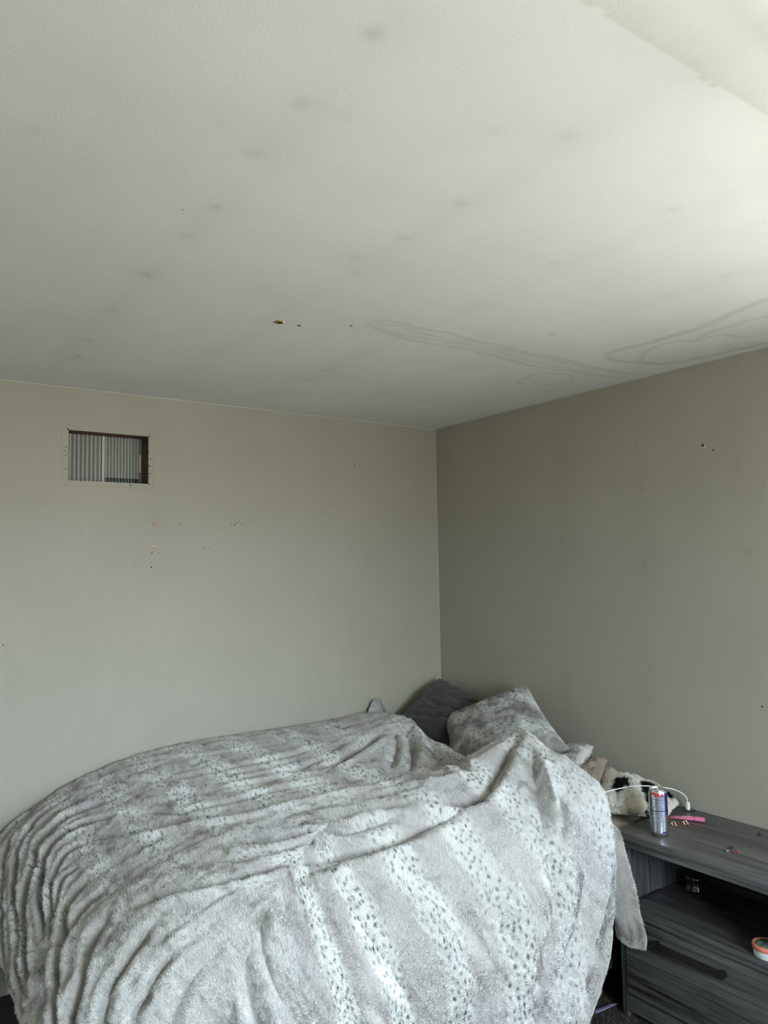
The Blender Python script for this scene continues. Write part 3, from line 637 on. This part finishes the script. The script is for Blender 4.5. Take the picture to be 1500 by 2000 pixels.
# ------------------------------------------------------------------ bed under the blanket
def fabric(name, col, rough=.9, scale=900.0, strength=.3, wr=0.0):
    m, nt, b = mat_new(name); tc_ = N(nt, 'TexCoord'); n1 = N(nt, 'TexNoise', Scale=scale, Detail=2.0); nt.links.new(tc_.outputs['Object'], n1.inputs['Vector'])
    n2 = N(nt, 'TexNoise', Scale=9.0, Detail=3.0); nt.links.new(tc_.outputs['Object'], n2.inputs['Vector'])
    mx = N(nt, 'Mix', data_type='RGBA'); nt.links.new(n2.outputs['Fac'], mx.inputs[0]); mx.inputs[6].default_value = (*[c * .94 for c in col], 1); mx.inputs[7].default_value = (*[min(1, c * 1.05) for c in col], 1)
    nt.links.new(mx.outputs[2], b.inputs['Base Color']); b.inputs['Roughness'].default_value = rough; b.inputs['Specular IOR Level'].default_value = .25
    b.inputs['Sheen Weight'].default_value = .15
    add_bump(nt, b, n1.outputs['Fac'], strength, .0005); return m
M_tan = fabric('tan_sheet', (.34, .29, .235)); M_black = plain('black_metal', (.02, .02, .02), .5)
def rounded_slab(name, x0, x1, y0, y1, z0, z1, rc, re, mat, parent):
    """slab with rounded plan corners and edges"""
    def ring_(off, z):
        pts = []
        for cx_, cy_, a0 in ((x1, y1, 0), (x0, y1, 90), (x0, y0, 180), (x1, y0, 270)):
            r_ = rc[0 if cx_ == x1 else 1]; sx_ = -1 if cx_ == x1 else 1; sy_ = -1 if cy_ == y1 else 1
            for k in range(9):
                a = math.radians(a0 + 90 * k / 8); q = max(r_ - off, .002)
                pts.append((cx_ + sx_ * r_ + q * math.cos(a), cy_ + sy_ * r_ + q * math.sin(a), z))
        return pts
    rs = [ring_(.3, z0)] if 0 else []
    for a in np.linspace(-90, 90, 13):
        c = math.cos(math.radians(a)); s = math.sin(math.radians(a))
        rs.append(ring_(re * (1 - c), (z1 - re + re * s) if a > 0 else (z0 + re + re * s)))
    V = [p for r_ in rs for p in r_]; n = len(rs[0]); F_ = [(i * n + j, i * n + (j + 1) % n, (i + 1) * n + (j + 1) % n, (i + 1) * n + j) for i in range(len(rs) - 1) for j in range(n)]
    F_ += [tuple(range(n))[::-1], tuple((len(rs) - 1) * n + j for j in range(n))]
    me = bpy.data.meshes.new(name); me.from_pydata(V, [], F_); return link(name, me, mat, parent, True)
bed = bpy.data.objects.new('bed', None); COL.objects.link(bed); bed.location = (0, 0, 0)
tag(bed, 'bed with a tan fitted sheet showing beside the nightstand, under the blanket', 'bed')
rounded_slab('mattress', -1.98, -.02, -1.485, -.03, .34, .645, (.06, .34), .045, M_tan, bed)
rounded_slab('box_spring', -1.96, -.02, -1.46, -.03, .12, .34, (.05, .33), .02, plain('dark_ticking', (.03, .03, .032), .9), bed)
for x, y in ((-1.62, -1.3), (-.15, -1.3), (-1.62, -.15), (-.15, -.15)): box('leg', (x - .025, y - .025, 0), (x + .025, y + .025, .125), M_black, bed)

# ------------------------------------------------------------------ pillows
def pillow_grid(c, T, n=70, pinch=.06, wr=.006, seed=0, down=(0, 0, 0), pw=.42, creases=(), back=.8):
    """c: four corners in order round the pillow; returns front and back grids (front on the normal side)"""
    c = [np.array(q, float) for q in c]
    s = np.linspace(-1, 1, n); S, Tt = np.meshgrid(s, s, indexing='ij')
    S2 = S * (1 - pinch * (1 - Tt ** 2)); T2 = Tt * (1 - pinch * (1 - S ** 2))
    a = (S2 + 1) / 2; b_ = (T2 + 1) / 2
    P = c[0] * ((1 - a) * (1 - b_))[..., None] + c[1] * (a * (1 - b_))[..., None] + c[2] * (a * b_)[..., None] + c[3] * ((1 - a) * b_)[..., None]
    nn = np.cross(c[1] + c[2] - c[0] - c[3], c[3] + c[2] - c[0] - c[1]); nn /= np.linalg.norm(nn)
    pr = ((1 - S ** 2) * (1 - Tt ** 2)).clip(0) ** pw
    edge = np.exp(-((1 - np.maximum(abs(S), abs(Tt))) / .18) ** 2)
    w = wr * vnoise(S * 4 + 7, Tt * 4, seed) + wr * .6 * vnoise(S * 9, Tt * 9 + 3, seed + 1) + wr * .35 * edge * np.sin((S * (abs(Tt) > abs(S)) + Tt * (abs(S) >= abs(Tt))) * 16 + seed)
    for s0, t0, s1, t1, amp, wd in creases:
        l2 = (s1 - s0) ** 2 + (t1 - t0) ** 2; q = np.clip(((S - s0) * (s1 - s0) + (Tt - t0) * (t1 - t0)) / l2, 0, 1)
        dd_ = np.hypot(S - s0 - q * (s1 - s0), Tt - t0 - q * (t1 - t0) + .06 * np.sin(q * 6)); w = w - amp * (np.exp(-dd_ / wd) - .45 * np.exp(-((dd_ - 2.2 * wd) / (1.2 * wd)) ** 2)) * (.4 + .6 * np.sin(np.pi * q))
    A = P + nn * (T * pr + w * (pr > 0) * np.minimum(1, pr * 3))[..., None]; B = P - nn * (T * back * pr)[..., None]
    dv = np.array(down) * (pr[..., None]); return A + dv, B + dv, S, Tt, nn
def pillow(name, c, T, mat, parent=None, colors=None, **kw):
    A, B, S, Tt, nn = pillow_grid(c, T, **kw); n = A.shape[0]
    V = np.concatenate([A.reshape(-1, 3), B.reshape(-1, 3)]); F_ = np.concatenate([grid_faces(n, n), grid_faces(n, n)[:, ::-1] + n * n])
    col = None if colors is None else np.concatenate([colors(S, Tt).reshape(-1, 3)] * 2)
    o = mesh_np(name, V, F_, mat, parent, True, color=col)
    return o, A, B, S, Tt, nn

# charcoal pillow in the corner
M_char = fabric('charcoal_cotton', (.056, .054, .055))
pc, A, B, S, Tt, nn = pillow('pillow', [(-.415, -.10, .80), (-.36, -.46, .70), (-.05, -.47, .90), (-.075, -.085, 1.025)], .080, M_char, wr=.007, seed=11, pinch=-.04, n=110, creases=[(-.6, .1, .9, .25, .022, .05), (-.7, -.45, .7, -.1, .018, .05), (-.2, .5, .8, .75, .012, .05), (-.9, -.1, -.2, .6, .012, .06)])
tag(pc, 'charcoal grey cotton pillow leaning in the corner of the two walls', 'pillow')
# pale sheet bit between the pillows
pw_, *_ = pillow('pillow', [(-.50, -.30, .70), (-.52, -.62, .70), (-.12, -.62, .71), (-.12, -.30, .71)], .06, fabric('pale_cotton', (.55, .54, .52)), wr=.01, seed=12)
tag(pw_, 'flat off-white pillow half hidden between charcoal pillow and flecked pillow', 'pillow')

# flecked plush pillows
pprint = make_print(77, -.1, .7, -.1, .7, .16, .24, wob=.02, ink=.6)
SATIN = np.array([.60, .585, .57])
def plush_pillow(corners, T, count, label, su=1.0, bare=2.0, **kw):
    cc = lambda S, Tt: np.where((Tt > bare)[..., None], SATIN, sample(pprint, (S + 1) * .27 * su, (Tt + 1) * .25, -.1, -.1) * .93)
    o, A, B, S, Tt, nn = pillow('pillow', corners, T, M_sheet, colors=cc, **kw)
    U_, V_ = (S + 1) * .27 * su, (Tt + 1) * .25
    f_ = lambda I, J, s, t: sample(pprint, U_[I, J] + s * (U_[1, 0] - U_[0, 0]), V_[I, J] + t * (V_[0, 1] - V_[0, 0]), -.1, -.1)
    sg = np.sign((np.cross(A[1:, :-1] - A[:-1, :-1], A[:-1, 1:] - A[:-1, :-1]) * nn).sum())
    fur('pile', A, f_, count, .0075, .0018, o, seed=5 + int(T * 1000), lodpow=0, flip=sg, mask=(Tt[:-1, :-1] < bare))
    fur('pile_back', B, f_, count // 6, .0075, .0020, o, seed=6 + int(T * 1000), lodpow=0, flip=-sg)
    tag(o, label, 'pillow'); return o, A, B
plush_pillow([(-.23, -.315, .862), (-.55, -.74, .73), (-.27, -1.17, .865), (-.065, -.735, 1.055)], 0.075, 110000, 'large flecked plush pillow propped against right wall, its top corner highest', n=110, wr=.004, seed=14, pinch=.05, creases=[(-.95, .62, -.45, 1.0, .022, .05), (-.9, .3, -.1, .75, .010, .06), (-.5, -.9, .1, -.3, .012, .08)])
# a plush ear folded at its top corner
p2, A2, B2 = plush_pillow([(-.12, -.82, .75), (-.42, -.92, .72), (-.28, -1.25, .825), (-.10, -1.165, .85)], 0.045, 36000, 'flecked plush pillow lying under the propped one, open pale end sticking out', n=60, wr=.004, seed=15, pinch=.02, su=.8, bare=.86)

# tan pillow
pt, *_ = pillow('pillow', [(-.40, -1.05, .70), (-.285, -1.335, .74), (-.105, -1.245, .818), (-.08, -1.0, .76)], .03, fabric('tan_cotton', (.285, .24, .19)), wr=.006, seed=16, pinch=.04)
tag(pt, 'plain tan pillow with its corner poking up behind the blanket edge', 'pillow')

# cow-print pillow
COWS = [(-.37, -.30, .25, .46), (-.56, .92, .2, .2), (.36, .02, .20, .52), (.45, -.70, .12, .26), (-.2, 1.0, .2, .1), (.85, .5, .1, .2)]
def cowcol(S, Tt):
    w = np.zeros(S.shape)
    for a, b_, ra, rb in COWS:
        r_ = np.sqrt(((S - a) / ra) ** 2 + ((Tt - b_) / rb) ** 2) + .28 * vnoise(S * 7 + a * 9, Tt * 7, 51); w = np.maximum(w, (r_ < 1) * 1.0)
    base = np.array([.74, .72, .66]); yl = np.array([.62, .58, .47]); k = (sm(.4 + vnoise(S * 3, Tt * 3, 52)) * .5)[..., None]
    return (base * (1 - k) + yl * k) * (1 - w[..., None]) + np.array([.008, .008, .010]) * w[..., None]
cw, A, B, S, Tt, nn = pillow('pillow', [(-.375, -1.405, .688), (-.205, -1.585, .682), (-.078, -1.548, .692), (-.07, -1.17, .735)], .07, M_sheet, colors=cowcol, n=80, wr=.01, seed=17, pinch=.05, back=.2)
sg = np.sign((np.cross(A[1:, :-1] - A[:-1, :-1], A[:-1, 1:] - A[:-1, :-1]) * nn).sum())
mk = ~((S[:-1, :-1] > -.12) & (S[:-1, :-1] < .38) & (Tt[:-1, :-1] < -.80))
fur('pile', A, lambda I, J, s, t: cowcol(S[I, J] + s * 2 / 79, Tt[I, J] + t * 2 / 79), 60000, .014, .0030, cw, seed=8, lodpow=0, flip=sg, lean=.75, noise=.03, jitter=.9, mask=mk)
fur('pile_back', B, lambda I, J, s, t: cowcol(S[I, J], Tt[I, J]), 16000, .010, .0030, cw, seed=9, lodpow=0, flip=-sg, lean=1.0)
tag(cw, 'shaggy black and white cow-print cushion beside the nightstand', 'pillow')
# smooth beige muzzle-like bulge with creases
th_, ph_ = np.meshgrid(np.linspace(.02, np.pi / 2 + .5, 30), np.linspace(0, 2 * np.pi, 48), indexing='ij')
ax0 = np.array([-.75, -.62, .22]); ax0 /= np.linalg.norm(ax0); e1_ = np.cross(ax0, [0, 0, 1]); e1_ /= np.linalg.norm(e1_); e2_ = np.cross(e1_, ax0)
rr_ = 1 + .06 * np.sin(th_ * 13) * sm(th_ - .35) 
MZ = np.array([-.272, -1.500, .712]) + (.026 * np.cos(th_) * rr_)[..., None] * ax0 + (.046 * np.sin(th_) * np.cos(ph_) * rr_)[..., None] * e1_ + (.030 * np.sin(th_) * np.sin(ph_) * rr_)[..., None] * e2_
mesh_np('muzzle', MZ.reshape(-1, 3), grid_faces(30, 48), fabric('beige_velour', (.40, .36, .28), rough=.8, strength=.1), cw, True)

# ------------------------------------------------------------------ nightstand
def wood(name, sc, c0=(.014, .0145, .015), c1=(.120, .121, .118)):
    m, nt, b = mat_new(name); L = nt.links.new; tc_ = N(nt, 'TexCoord')
    mp_ = N(nt, 'Mapping'); mp_.inputs['Scale'].default_value = sc; L(tc_.outputs['Object'], mp_.inputs[0])
    n1 = N(nt, 'TexNoise', Scale=1.0, Detail=5.0, Roughness=.62, Distortion=.6); L(mp_.outputs[0], n1.inputs['Vector'])
    mp2 = N(nt, 'Mapping'); mp2.inputs['Scale'].default_value = tuple(q * .22 for q in sc); L(tc_.outputs['Object'], mp2.inputs[0])
    n2 = N(nt, 'TexNoise', Scale=1.0, Detail=2.0, Distortion=1.2); L(mp2.outputs[0], n2.inputs['Vector'])
    ad = N(nt, 'Math', operation='ADD'); L(n1.outputs['Fac'], ad.inputs[0]); L(n2.outputs['Fac'], ad.inputs[1])
    r = N(nt, 'ValToRGB'); r.color_ramp.elements[0].position = .36; r.color_ramp.elements[0].color = (*c0, 1); r.color_ramp.elements[1].position = .64; r.color_ramp.elements[1].color = (*c1, 1)
    hf = N(nt, 'Math', operation='MULTIPLY'); hf.inputs[1].default_value = .5; L(ad.outputs[0], hf.inputs[0]); L(hf.outputs[0], r.inputs[0]); L(r.outputs[0], b.inputs['Base Color'])
    b.inputs['Roughness'].default_value = .36; add_bump(nt, b, n1.outputs['Fac'], .15, .0008); return m
M_wy = wood('charcoal_wood_horizontal', (120, 5, 120)); M_wz = wood('charcoal_wood_vertical', (120, 120, 6))
NX, NY0, NY1, NZ = -.43, -2.16, -1.53, .663
ns = bpy.data.objects.new('nightstand', None); COL.objects.link(ns)
tag(ns, 'charcoal wood-grain nightstand with an open shelf above one drawer', 'nightstand')
box('top', (NX - .012, NY0 - .005, NZ - .022), (-.004, NY1 + .003, NZ), M_wy, ns, .0015)
boxes('top_moulding', [((NX - .006, NY0, NZ - .036), (NX + .014, NY1 - .002, NZ - .022)), ((NX - .002, NY0 + .016, NZ - .052), (NX + .012, NY1 - .018, NZ - .036))], M_wy, ns, .001)
box('side_panel', (NX, NY1 - .02, 0.005), (-.006, NY1 - .002, NZ - .036), M_wz, ns, .001)
box('side_panel', (NX, NY0 + .002, 0.005), (-.006, NY0 + .02, NZ - .036), M_wz, ns, .001)
box('back_panel', (-.02, NY0 + .02, .04), (-.010, NY1 - .02, NZ - .024), M_wy, ns)
box('shelf', (NX + .004, NY0 + .02, .385), (-.02, NY1 - .02, .402), M_wy, ns, .001)
box('shelf_rail', (NX + .006, NY0 + .02, .366), (NX + .022, NY1 - .02, .385), M_wy, ns)
box('bottom_panel', (NX + .02, NY0 + .02, .06), (-.02, NY1 - .02, .075), M_wy, ns)
box('base_rail', (NX + .004, NY0 + .02, .03), (NX + .02, NY1 - .02, .088), M_wy, ns, .001)
dr = box('drawer', (NX - .002, NY0 + .024, .094), (NX + .016, NY1 - .024, .362), M_wy, ns, .002)
M_hndl = plain('matte_black_metal', (.012, .012, .013), .38, .3)
boxes('handle', [((NX - .030, -1.950, .306), (NX - .018, -1.690, .326)), ((NX - .02, -1.950, .306), (NX - .001, -1.938, .326)), ((NX - .02, -1.702, .306), (NX - .001, -1.690, .326))], M_hndl, dr, .001)
box('charging_port', (-.048, -1.588, NZ - .001), (-.014, -1.548, NZ + .003), plain('black_plastic', (.015, .015, .016), .3), ns, .0015)
z0s = .402

# things on the shelf
M_jar = plain('dark_glass', (.02, .02, .022), .06, 0, Coat_Weight=1.0)
jar = lathe('jar', [(0, 0), (.034, 0), (.038, .004), (.038, .012), (.034, .016), (.034, .040), (.037, .044), (.037, .052), (.033, .056), (.02, .058), (0, .058)], (-.115, -1.64, z0s), M_jar)
tag(jar, 'small dark glossy jar deep inside the open nightstand shelf', 'jar')
tube_r = tube('ring_band', [(-.115 + .0385 * math.cos(a), -1.64 + .0385 * math.sin(a), z0s + .008) for a in np.linspace(0, 2 * math.pi, 40, endpoint=False)], .0018, plain('steel', (.6, .6, .6), .2, 1.0), jar, 6, True)
tub = bpy.data.objects.new('tub', None); COL.objects.link(tub); tub.location = (0, 0, 0)
tag(tub, 'small round white tub with an orange-rimmed lid on the open shelf', 'tub')
tcx, tcy = -.385, -2.062
M_tub = plain('white_plastic', (.66, .70, .69), .35)
M_or = plain('orange_plastic', (.62, .20, .12), .4)
lathe('container', [(0, 0), (.036, 0), (.039, .003), (.0405, .028), (.0405, .030), (0, .030)], (tcx, tcy, z0s), M_tub, tub)
lathe('lid', [(.041, .024), (.043, .025), (.0435, .036), (.042, .039), (.037, .0395), (.036, .037)], (tcx, tcy, z0s), M_or, tub)
m, nt, b = mat_new('lid_label'); a_ = N(nt, 'TexNoise', Scale=40.0, Detail=2.0); tcn = N(nt, 'TexCoord'); nt.links.new(tcn.outputs['Object'], a_.inputs['Vector'])
r = N(nt, 'ValToRGB'); r.color_ramp.elements[0].position = .4; r.color_ramp.elements[0].color = (.04, .10, .05, 1); r.color_ramp.elements[1].position = .62; r.color_ramp.elements[1].color = (.30, .33, .34, 1)
nt.links.new(a_.outputs['Fac'], r.inputs[0]); nt.links.new(r.outputs[0], b.inputs['Base Color']); b.inputs['Roughness'].default_value = .3
lathe('lid_label', [(.0362, .0372), (.020, .0374), (0, .0374)], (tcx, tcy, z0s), m, tub)
cb = tube('cable', catmull([(-.418, -1.556, z0s + .003), (-.38, -1.562, z0s + .003), (-.33, -1.572, z0s + .003), (-.28, -1.566, z0s + .003), (-.22, -1.562, z0s + .003)], 6), .0022, plain('black_rubber', (.015, .015, .016), .4)); tag(cb, 'thin black cable lying along the left side of the open shelf', 'cable')

# ------------------------------------------------------------------ drink can
cc_ = (-.357, -1.664, NZ); R = .0325
prof = [(.0, .004), (.022, .004), (.0255, .0), (.0275, .0006), (.0315, .012), (R, .016)] + [(R, z) for z in np.linspace(.017, .150, 130)] + [(R, .1505), (.0316, .154), (.0295, .160), (.0290, .163), (.0297, .1655), (.0290, .1665), (.0280, .1650), (.0272, .1605), (.0265, .1595), (0, .1598)]
prof = np.array(prof); prof[:, 1] *= .985
n = 360; th = np.linspace(0, 2 * np.pi, n, endpoint=False); thc = math.atan2(CAM.y - cc_[1], CAM.x - cc_[0])
phi = np.degrees((th - thc + np.pi) % (2 * np.pi) - np.pi)[None, :] + 0 * prof[:, :1]; zf = prof[:, 1:2] / .164 + 0 * phi
col = np.tile(np.array([.80, .82, .84]), (len(prof), n, 1)); met = np.ones(phi.shape)
wall = (zf > .10) & (zf < .93)
def put(mask, c, mt=.55): col[mask] = c; met[mask] = mt
put(wall & (phi > -5) & (phi < 46) & (zf < .88), (.50, .53, .62), .8)  # blue-grey reflection painted into the can's colour, not part of the print
put(wall & (phi > 46 - 6 * (zf - .5)) & (phi < 100) & (zf > .47), (.012, .018, .14), .35)
put((phi > 20) & (phi < 75) & (zf > .085) & (zf < .125), (.012, .018, .14), .35)
put((zf > .90) & (zf < .955) & (phi > -55) & (phi < 38), (.55, .05, .06), .5)
put((zf > .855) & (zf < .90) & (phi > -25) & (phi < 38), (.42, .16, .18), .6)
for zz, hw in ((.80, .007), (.735, .004), (.56, .007)): put((abs(zf - zz) < hw) & (phi > -75) & (phi < 44), (.02, .025, .09), .3)
rr = np.random.default_rng(3)
for k, zz in enumerate(np.r_[np.arange(.16, .54, .022), np.arange(.60, .72, .024), np.arange(.83, .87, .02)]):
    segs = vnoise(phi / 4.0 + k * 13.7, phi * 0 + k * 3.1, 60); put((abs(zf - zz) < .0055) & (phi > -70) & (phi < 38) & (segs > -.15), (.26, .28, .40), .5)
V = np.stack([cc_[0] + prof[:, None, 0] * np.cos(th), cc_[1] + prof[:, None, 0] * np.sin(th), cc_[2] + np.repeat(prof[:, 1:2], n, 1)], -1).reshape(-1, 3)
m, nt, b = mat_new('printed_aluminium'); a_ = N(nt, 'Attribute', attribute_name='Col'); nt.links.new(a_.outputs['Color'], b.inputs['Base Color'])
a2_ = N(nt, 'Attribute', attribute_name='metal'); nt.links.new(a2_.outputs['Fac'], b.inputs['Metallic']); b.inputs['Roughness'].default_value = .24
can = mesh_np('drink_can', V, grid_faces(len(prof), n, True)[:, ::-1], m, None, True, color=col.reshape(-1, 3), attrs=dict(metal=met.ravel()))
tag(can, 'tall silver and blue drink can standing on the nightstand', 'can')
M_alu = plain('aluminium', (.7, .7, .71), .25, 1.0)
zt = cc_[2] + .1598 * .985
tx, ty = math.cos(thc), math.sin(thc)
blobv = []
op = [(cc_[0] + tx * .013 + .0085 * math.cos(a), cc_[1] + ty * .013 + .0085 * math.sin(a), zt + .0006) for a in np.linspace(0, 2 * math.pi, 20, endpoint=False)]
me = bpy.data.meshes.new('opening'); me.from_pydata(op, [], [tuple(range(20))]); link('opening', me, M_hole, can)
tube('pull_tab', [(cc_[0] - tx * .008 + .0095 * math.cos(a), cc_[1] - ty * .008 + .0075 * math.sin(a), zt + .0025 + .0012 * math.cos(a)) for a in np.linspace(0, 2 * math.pi, 24, endpoint=False)], .0018, M_alu, can, 6, True)

# ------------------------------------------------------------------ pink tube, earrings, rings, bead
def frame_box(name, c, ax_, L_, prof_, mat, parent=None, sections=24):
    """loft along axis ax_ ; prof_(t)->(halfwidth, halfheight)"""
    ax_ = np.array(ax_, float); ax_ /= np.linalg.norm(ax_); sd_ = np.cross([0, 0, 1], ax_); V = []
    for i in range(sections):
        t = i / (sections - 1); hw, hh = prof_(t)
        for k in range(20):
            a = 2 * math.pi * k / 20; cxx = math.copysign(abs(math.cos(a)) ** .8, math.cos(a)) * hw; czz = math.copysign(abs(math.sin(a)) ** .8, math.sin(a)) * hh
            V.append(np.array(c) + ax_ * L_ * t + sd_ * cxx + np.array([0, 0, 1]) * (czz + hh + .0004))
    F_ = grid_faces(sections, 20, True); me = bpy.data.meshes.new(name)
    me.from_pydata([tuple(v) for v in V], [], [tuple(f) for f in F_] + [tuple(range(20))[::-1], tuple((sections - 1) * 20 + k for k in range(20))])
    return link(name, me, mat, parent, True)
M_pink = plain('pink_plastic', (.66, .17, .30), .4); M_pinkw = plain('white_print', (.85, .62, .68), .4)
tb = bpy.data.objects.new('cosmetic_tube', None); COL.objects.link(tb); tag(tb, 'pink squeeze tube of lip balm lying on the nightstand behind the can', 'cosmetic tube')
ta = np.array([-.160, -1.572, NZ]); tb_ = np.array([-.108, -1.687, NZ]); tdx = (tb_ - ta) / np.linalg.norm(tb_ - ta); tl = np.linalg.norm(tb_ - ta)
frame_box('tube_body', ta, tdx, tl * .72, lambda t: (.0150 - .0022 * t, .0008 + .0062 * min(1, t * 1.15) ** .8), M_pink, tb)
frame_box('cap', ta + tdx * tl * .725, tdx, tl * .275, lambda t: (.0122 if t < .97 else .0112, .0078 if t < .97 else .0070), M_pink, tb)
sdv = np.cross([0, 0, 1], tdx)
for t0, t1, off in ((.12, .27, .003), (.34, .62, .003), (.34, .58, -.002)):
    q = [ta + tdx * tl * t + sdv * (off + w_) + np.array([0, 0, .0024 + .0128 * min(1, (t / .72) * 1.15) ** .8 - .0003]) for t, w_ in ((t0, -.0011), (t1, -.0011), (t1, .0011), (t0, .0011))]
    q2 = [p_ - np.array([0, 0, .002]) for p_ in q]
    me = bpy.data.meshes.new('lettering'); me.from_pydata([tuple(x) for x in q + q2], [], [(0, 1, 2, 3), (4, 7, 6, 5), (0, 4, 5, 1), (1, 5, 6, 2), (2, 6, 7, 3), (3, 7, 4, 0)]); link('lettering', me, M_pinkw, tb)
M_gold = plain('gold', (.85, .55, .28), .18, 1.0)
def earring(x, y, rot, label):
    o = tube('earring', [(x + .0065 * math.cos(a) * math.cos(rot), y + .0065 * math.cos(a) * math.sin(rot), NZ + .0085 + .0065 * math.sin(a)) for a in np.linspace(0, 2 * math.pi, 24, endpoint=False)], .0021, M_gold, None, 8, True)
    for k in (-1, 1):
        lathe('bead', [(0, -.0048), (.0034, -.0034), (.0048, 0), (.0034, .0034), (0, .0048)], (x + k * .0075 * math.cos(rot), y + k * .0075 * math.sin(rot), NZ + .0065 - k * .002), M_gold, o, 12)
    tag(o, label, 'earring', None); return o
earring(-.238, -1.642, -1.1, 'small gold hoop earring closest to the drink can')
earring(-.192, -1.660, -.9, 'small gold hoop earring lying nearer the pink tube cap')
def ring_(name, x, y, r, th_r, mat): return tube(name, [(x + r * math.cos(a), y + r * math.sin(a), NZ + th_r) for a in np.linspace(0, 2 * math.pi, 28, endpoint=False)], th_r, mat, None, 8, True)
tag(ring_('ring', -.283, -1.892, .0095, .0016, M_black), 'thin black ring lying flat on the nightstand top', 'ring')
o = ring_('ring', -.316, -1.899, .0060, .0018, plain('dull_steel', (.35, .36, .36), .35, 1.0)); tag(o, 'tiny dull grey ring with a dark stone near the nightstand front', 'ring')
lathe('stone', [(0, 0), (.0035, .001), (.0035, .004), (0, .0065)], (-.322, -1.893, NZ), M_black, o, 10)
o = ring_('ring', -.306, -1.920, .0068, .0018, plain('copper_red', (.17, .055, .04), .4, 0)); tag(o, 'small coppery red ring with bead beside the grey ring', 'ring')
lathe('bead', [(0, 0), (.0035, .0012), (.0045, .004), (.0035, .007), (0, .008)], (-.300, -1.929, NZ), plain('red_bead', (.20, .04, .03), .2), o, 12)
o = lathe('pellet', [(0, 0), (.0042, .0008), (.0055, .003), (.004, .006), (0, .007)], (-.078, -1.882, NZ), M_black, None, 14); tag(o, 'tiny black pellet near the wall side of the nightstand', 'pellet')

# ------------------------------------------------------------------ white charging cable
M_wcab = plain('white_rubber', (.82, .82, .82), .4)
wc = tube('charging_cable', catmull([(-.47, -1.46, .74), (-.40, -1.437, .762), (-.33, -1.462, .775), (-.25, -1.486, .778), (-.18, -1.517, .771), (-.12, -1.540, .759), (-.08, -1.557, .744), (-.045, -1.566, .720), (-.033, -1.567, .693)], 8), .0019, M_wcab, None, 8)
tag(wc, 'white charging cable arching over the cow-print cushion to a port', 'cable')
box('connector', (-.0385, -1.5730, NZ + .003), (-.0275, -1.5610, NZ + .032), M_wcab, wc, .002)

# ------------------------------------------------------------------ lavender hair tie and carpet tufts
hb = patch('b', [[(-.50, -1.452, .006), (-.46, -1.466, .012), (-.42, -1.468, .011), (-.385, -1.478, .006)], [(-.505, -1.468, .006), (-.462, -1.482, .014), (-.42, -1.482, .012), (-.385, -1.482, .006)]], None, None, 8, 24)
hb = np.concatenate([hb, hb[::-1] + [0, 0, .003]]); hb = np.concatenate([hb, hb[:1]])
o = mesh_np('ribbon', hb.reshape(-1, 3), grid_faces(17, 24), plain('lavender_satin', (.27, .25, .40), .45), None, True); tag(o, 'curled lavender ribbon scrap on the dark carpet beside nightstand', 'ribbon')
cnt = 60000; r_ = np.random.default_rng(9)
root = np.c_[r_.uniform(-1.0, -.35, cnt), r_.uniform(-1.9, -1.35, cnt), np.zeros(cnt)]
root[:cnt // 4] = np.c_[r_.uniform(-2.75, -2.2, cnt // 4), r_.uniform(-1.3, -.3, cnt // 4), np.zeros(cnt // 4)]
a = r_.uniform(0, 2 * np.pi, cnt); dd = np.c_[np.cos(a), np.sin(a), np.zeros(cnt)]; sdd = np.c_[-np.sin(a), np.cos(a), np.zeros(cnt)]
tip = root + dd * r_.uniform(.002, .007, cnt)[:, None] + np.array([0, 0, 1]) * r_.uniform(.006, .012, cnt)[:, None]
cc = np.array([.06, .053, .046]) * r_.uniform(.3, 2.2, cnt)[:, None]
o = mesh_np('carpet_pile', np.stack([root - sdd * .0014, root + sdd * .0014, tip], 1).reshape(-1, 3), np.arange(cnt * 3).reshape(-1, 3), M_plush, floor, False, color=np.repeat(cc, 3, 0)); o['kind'] = 'stuff'
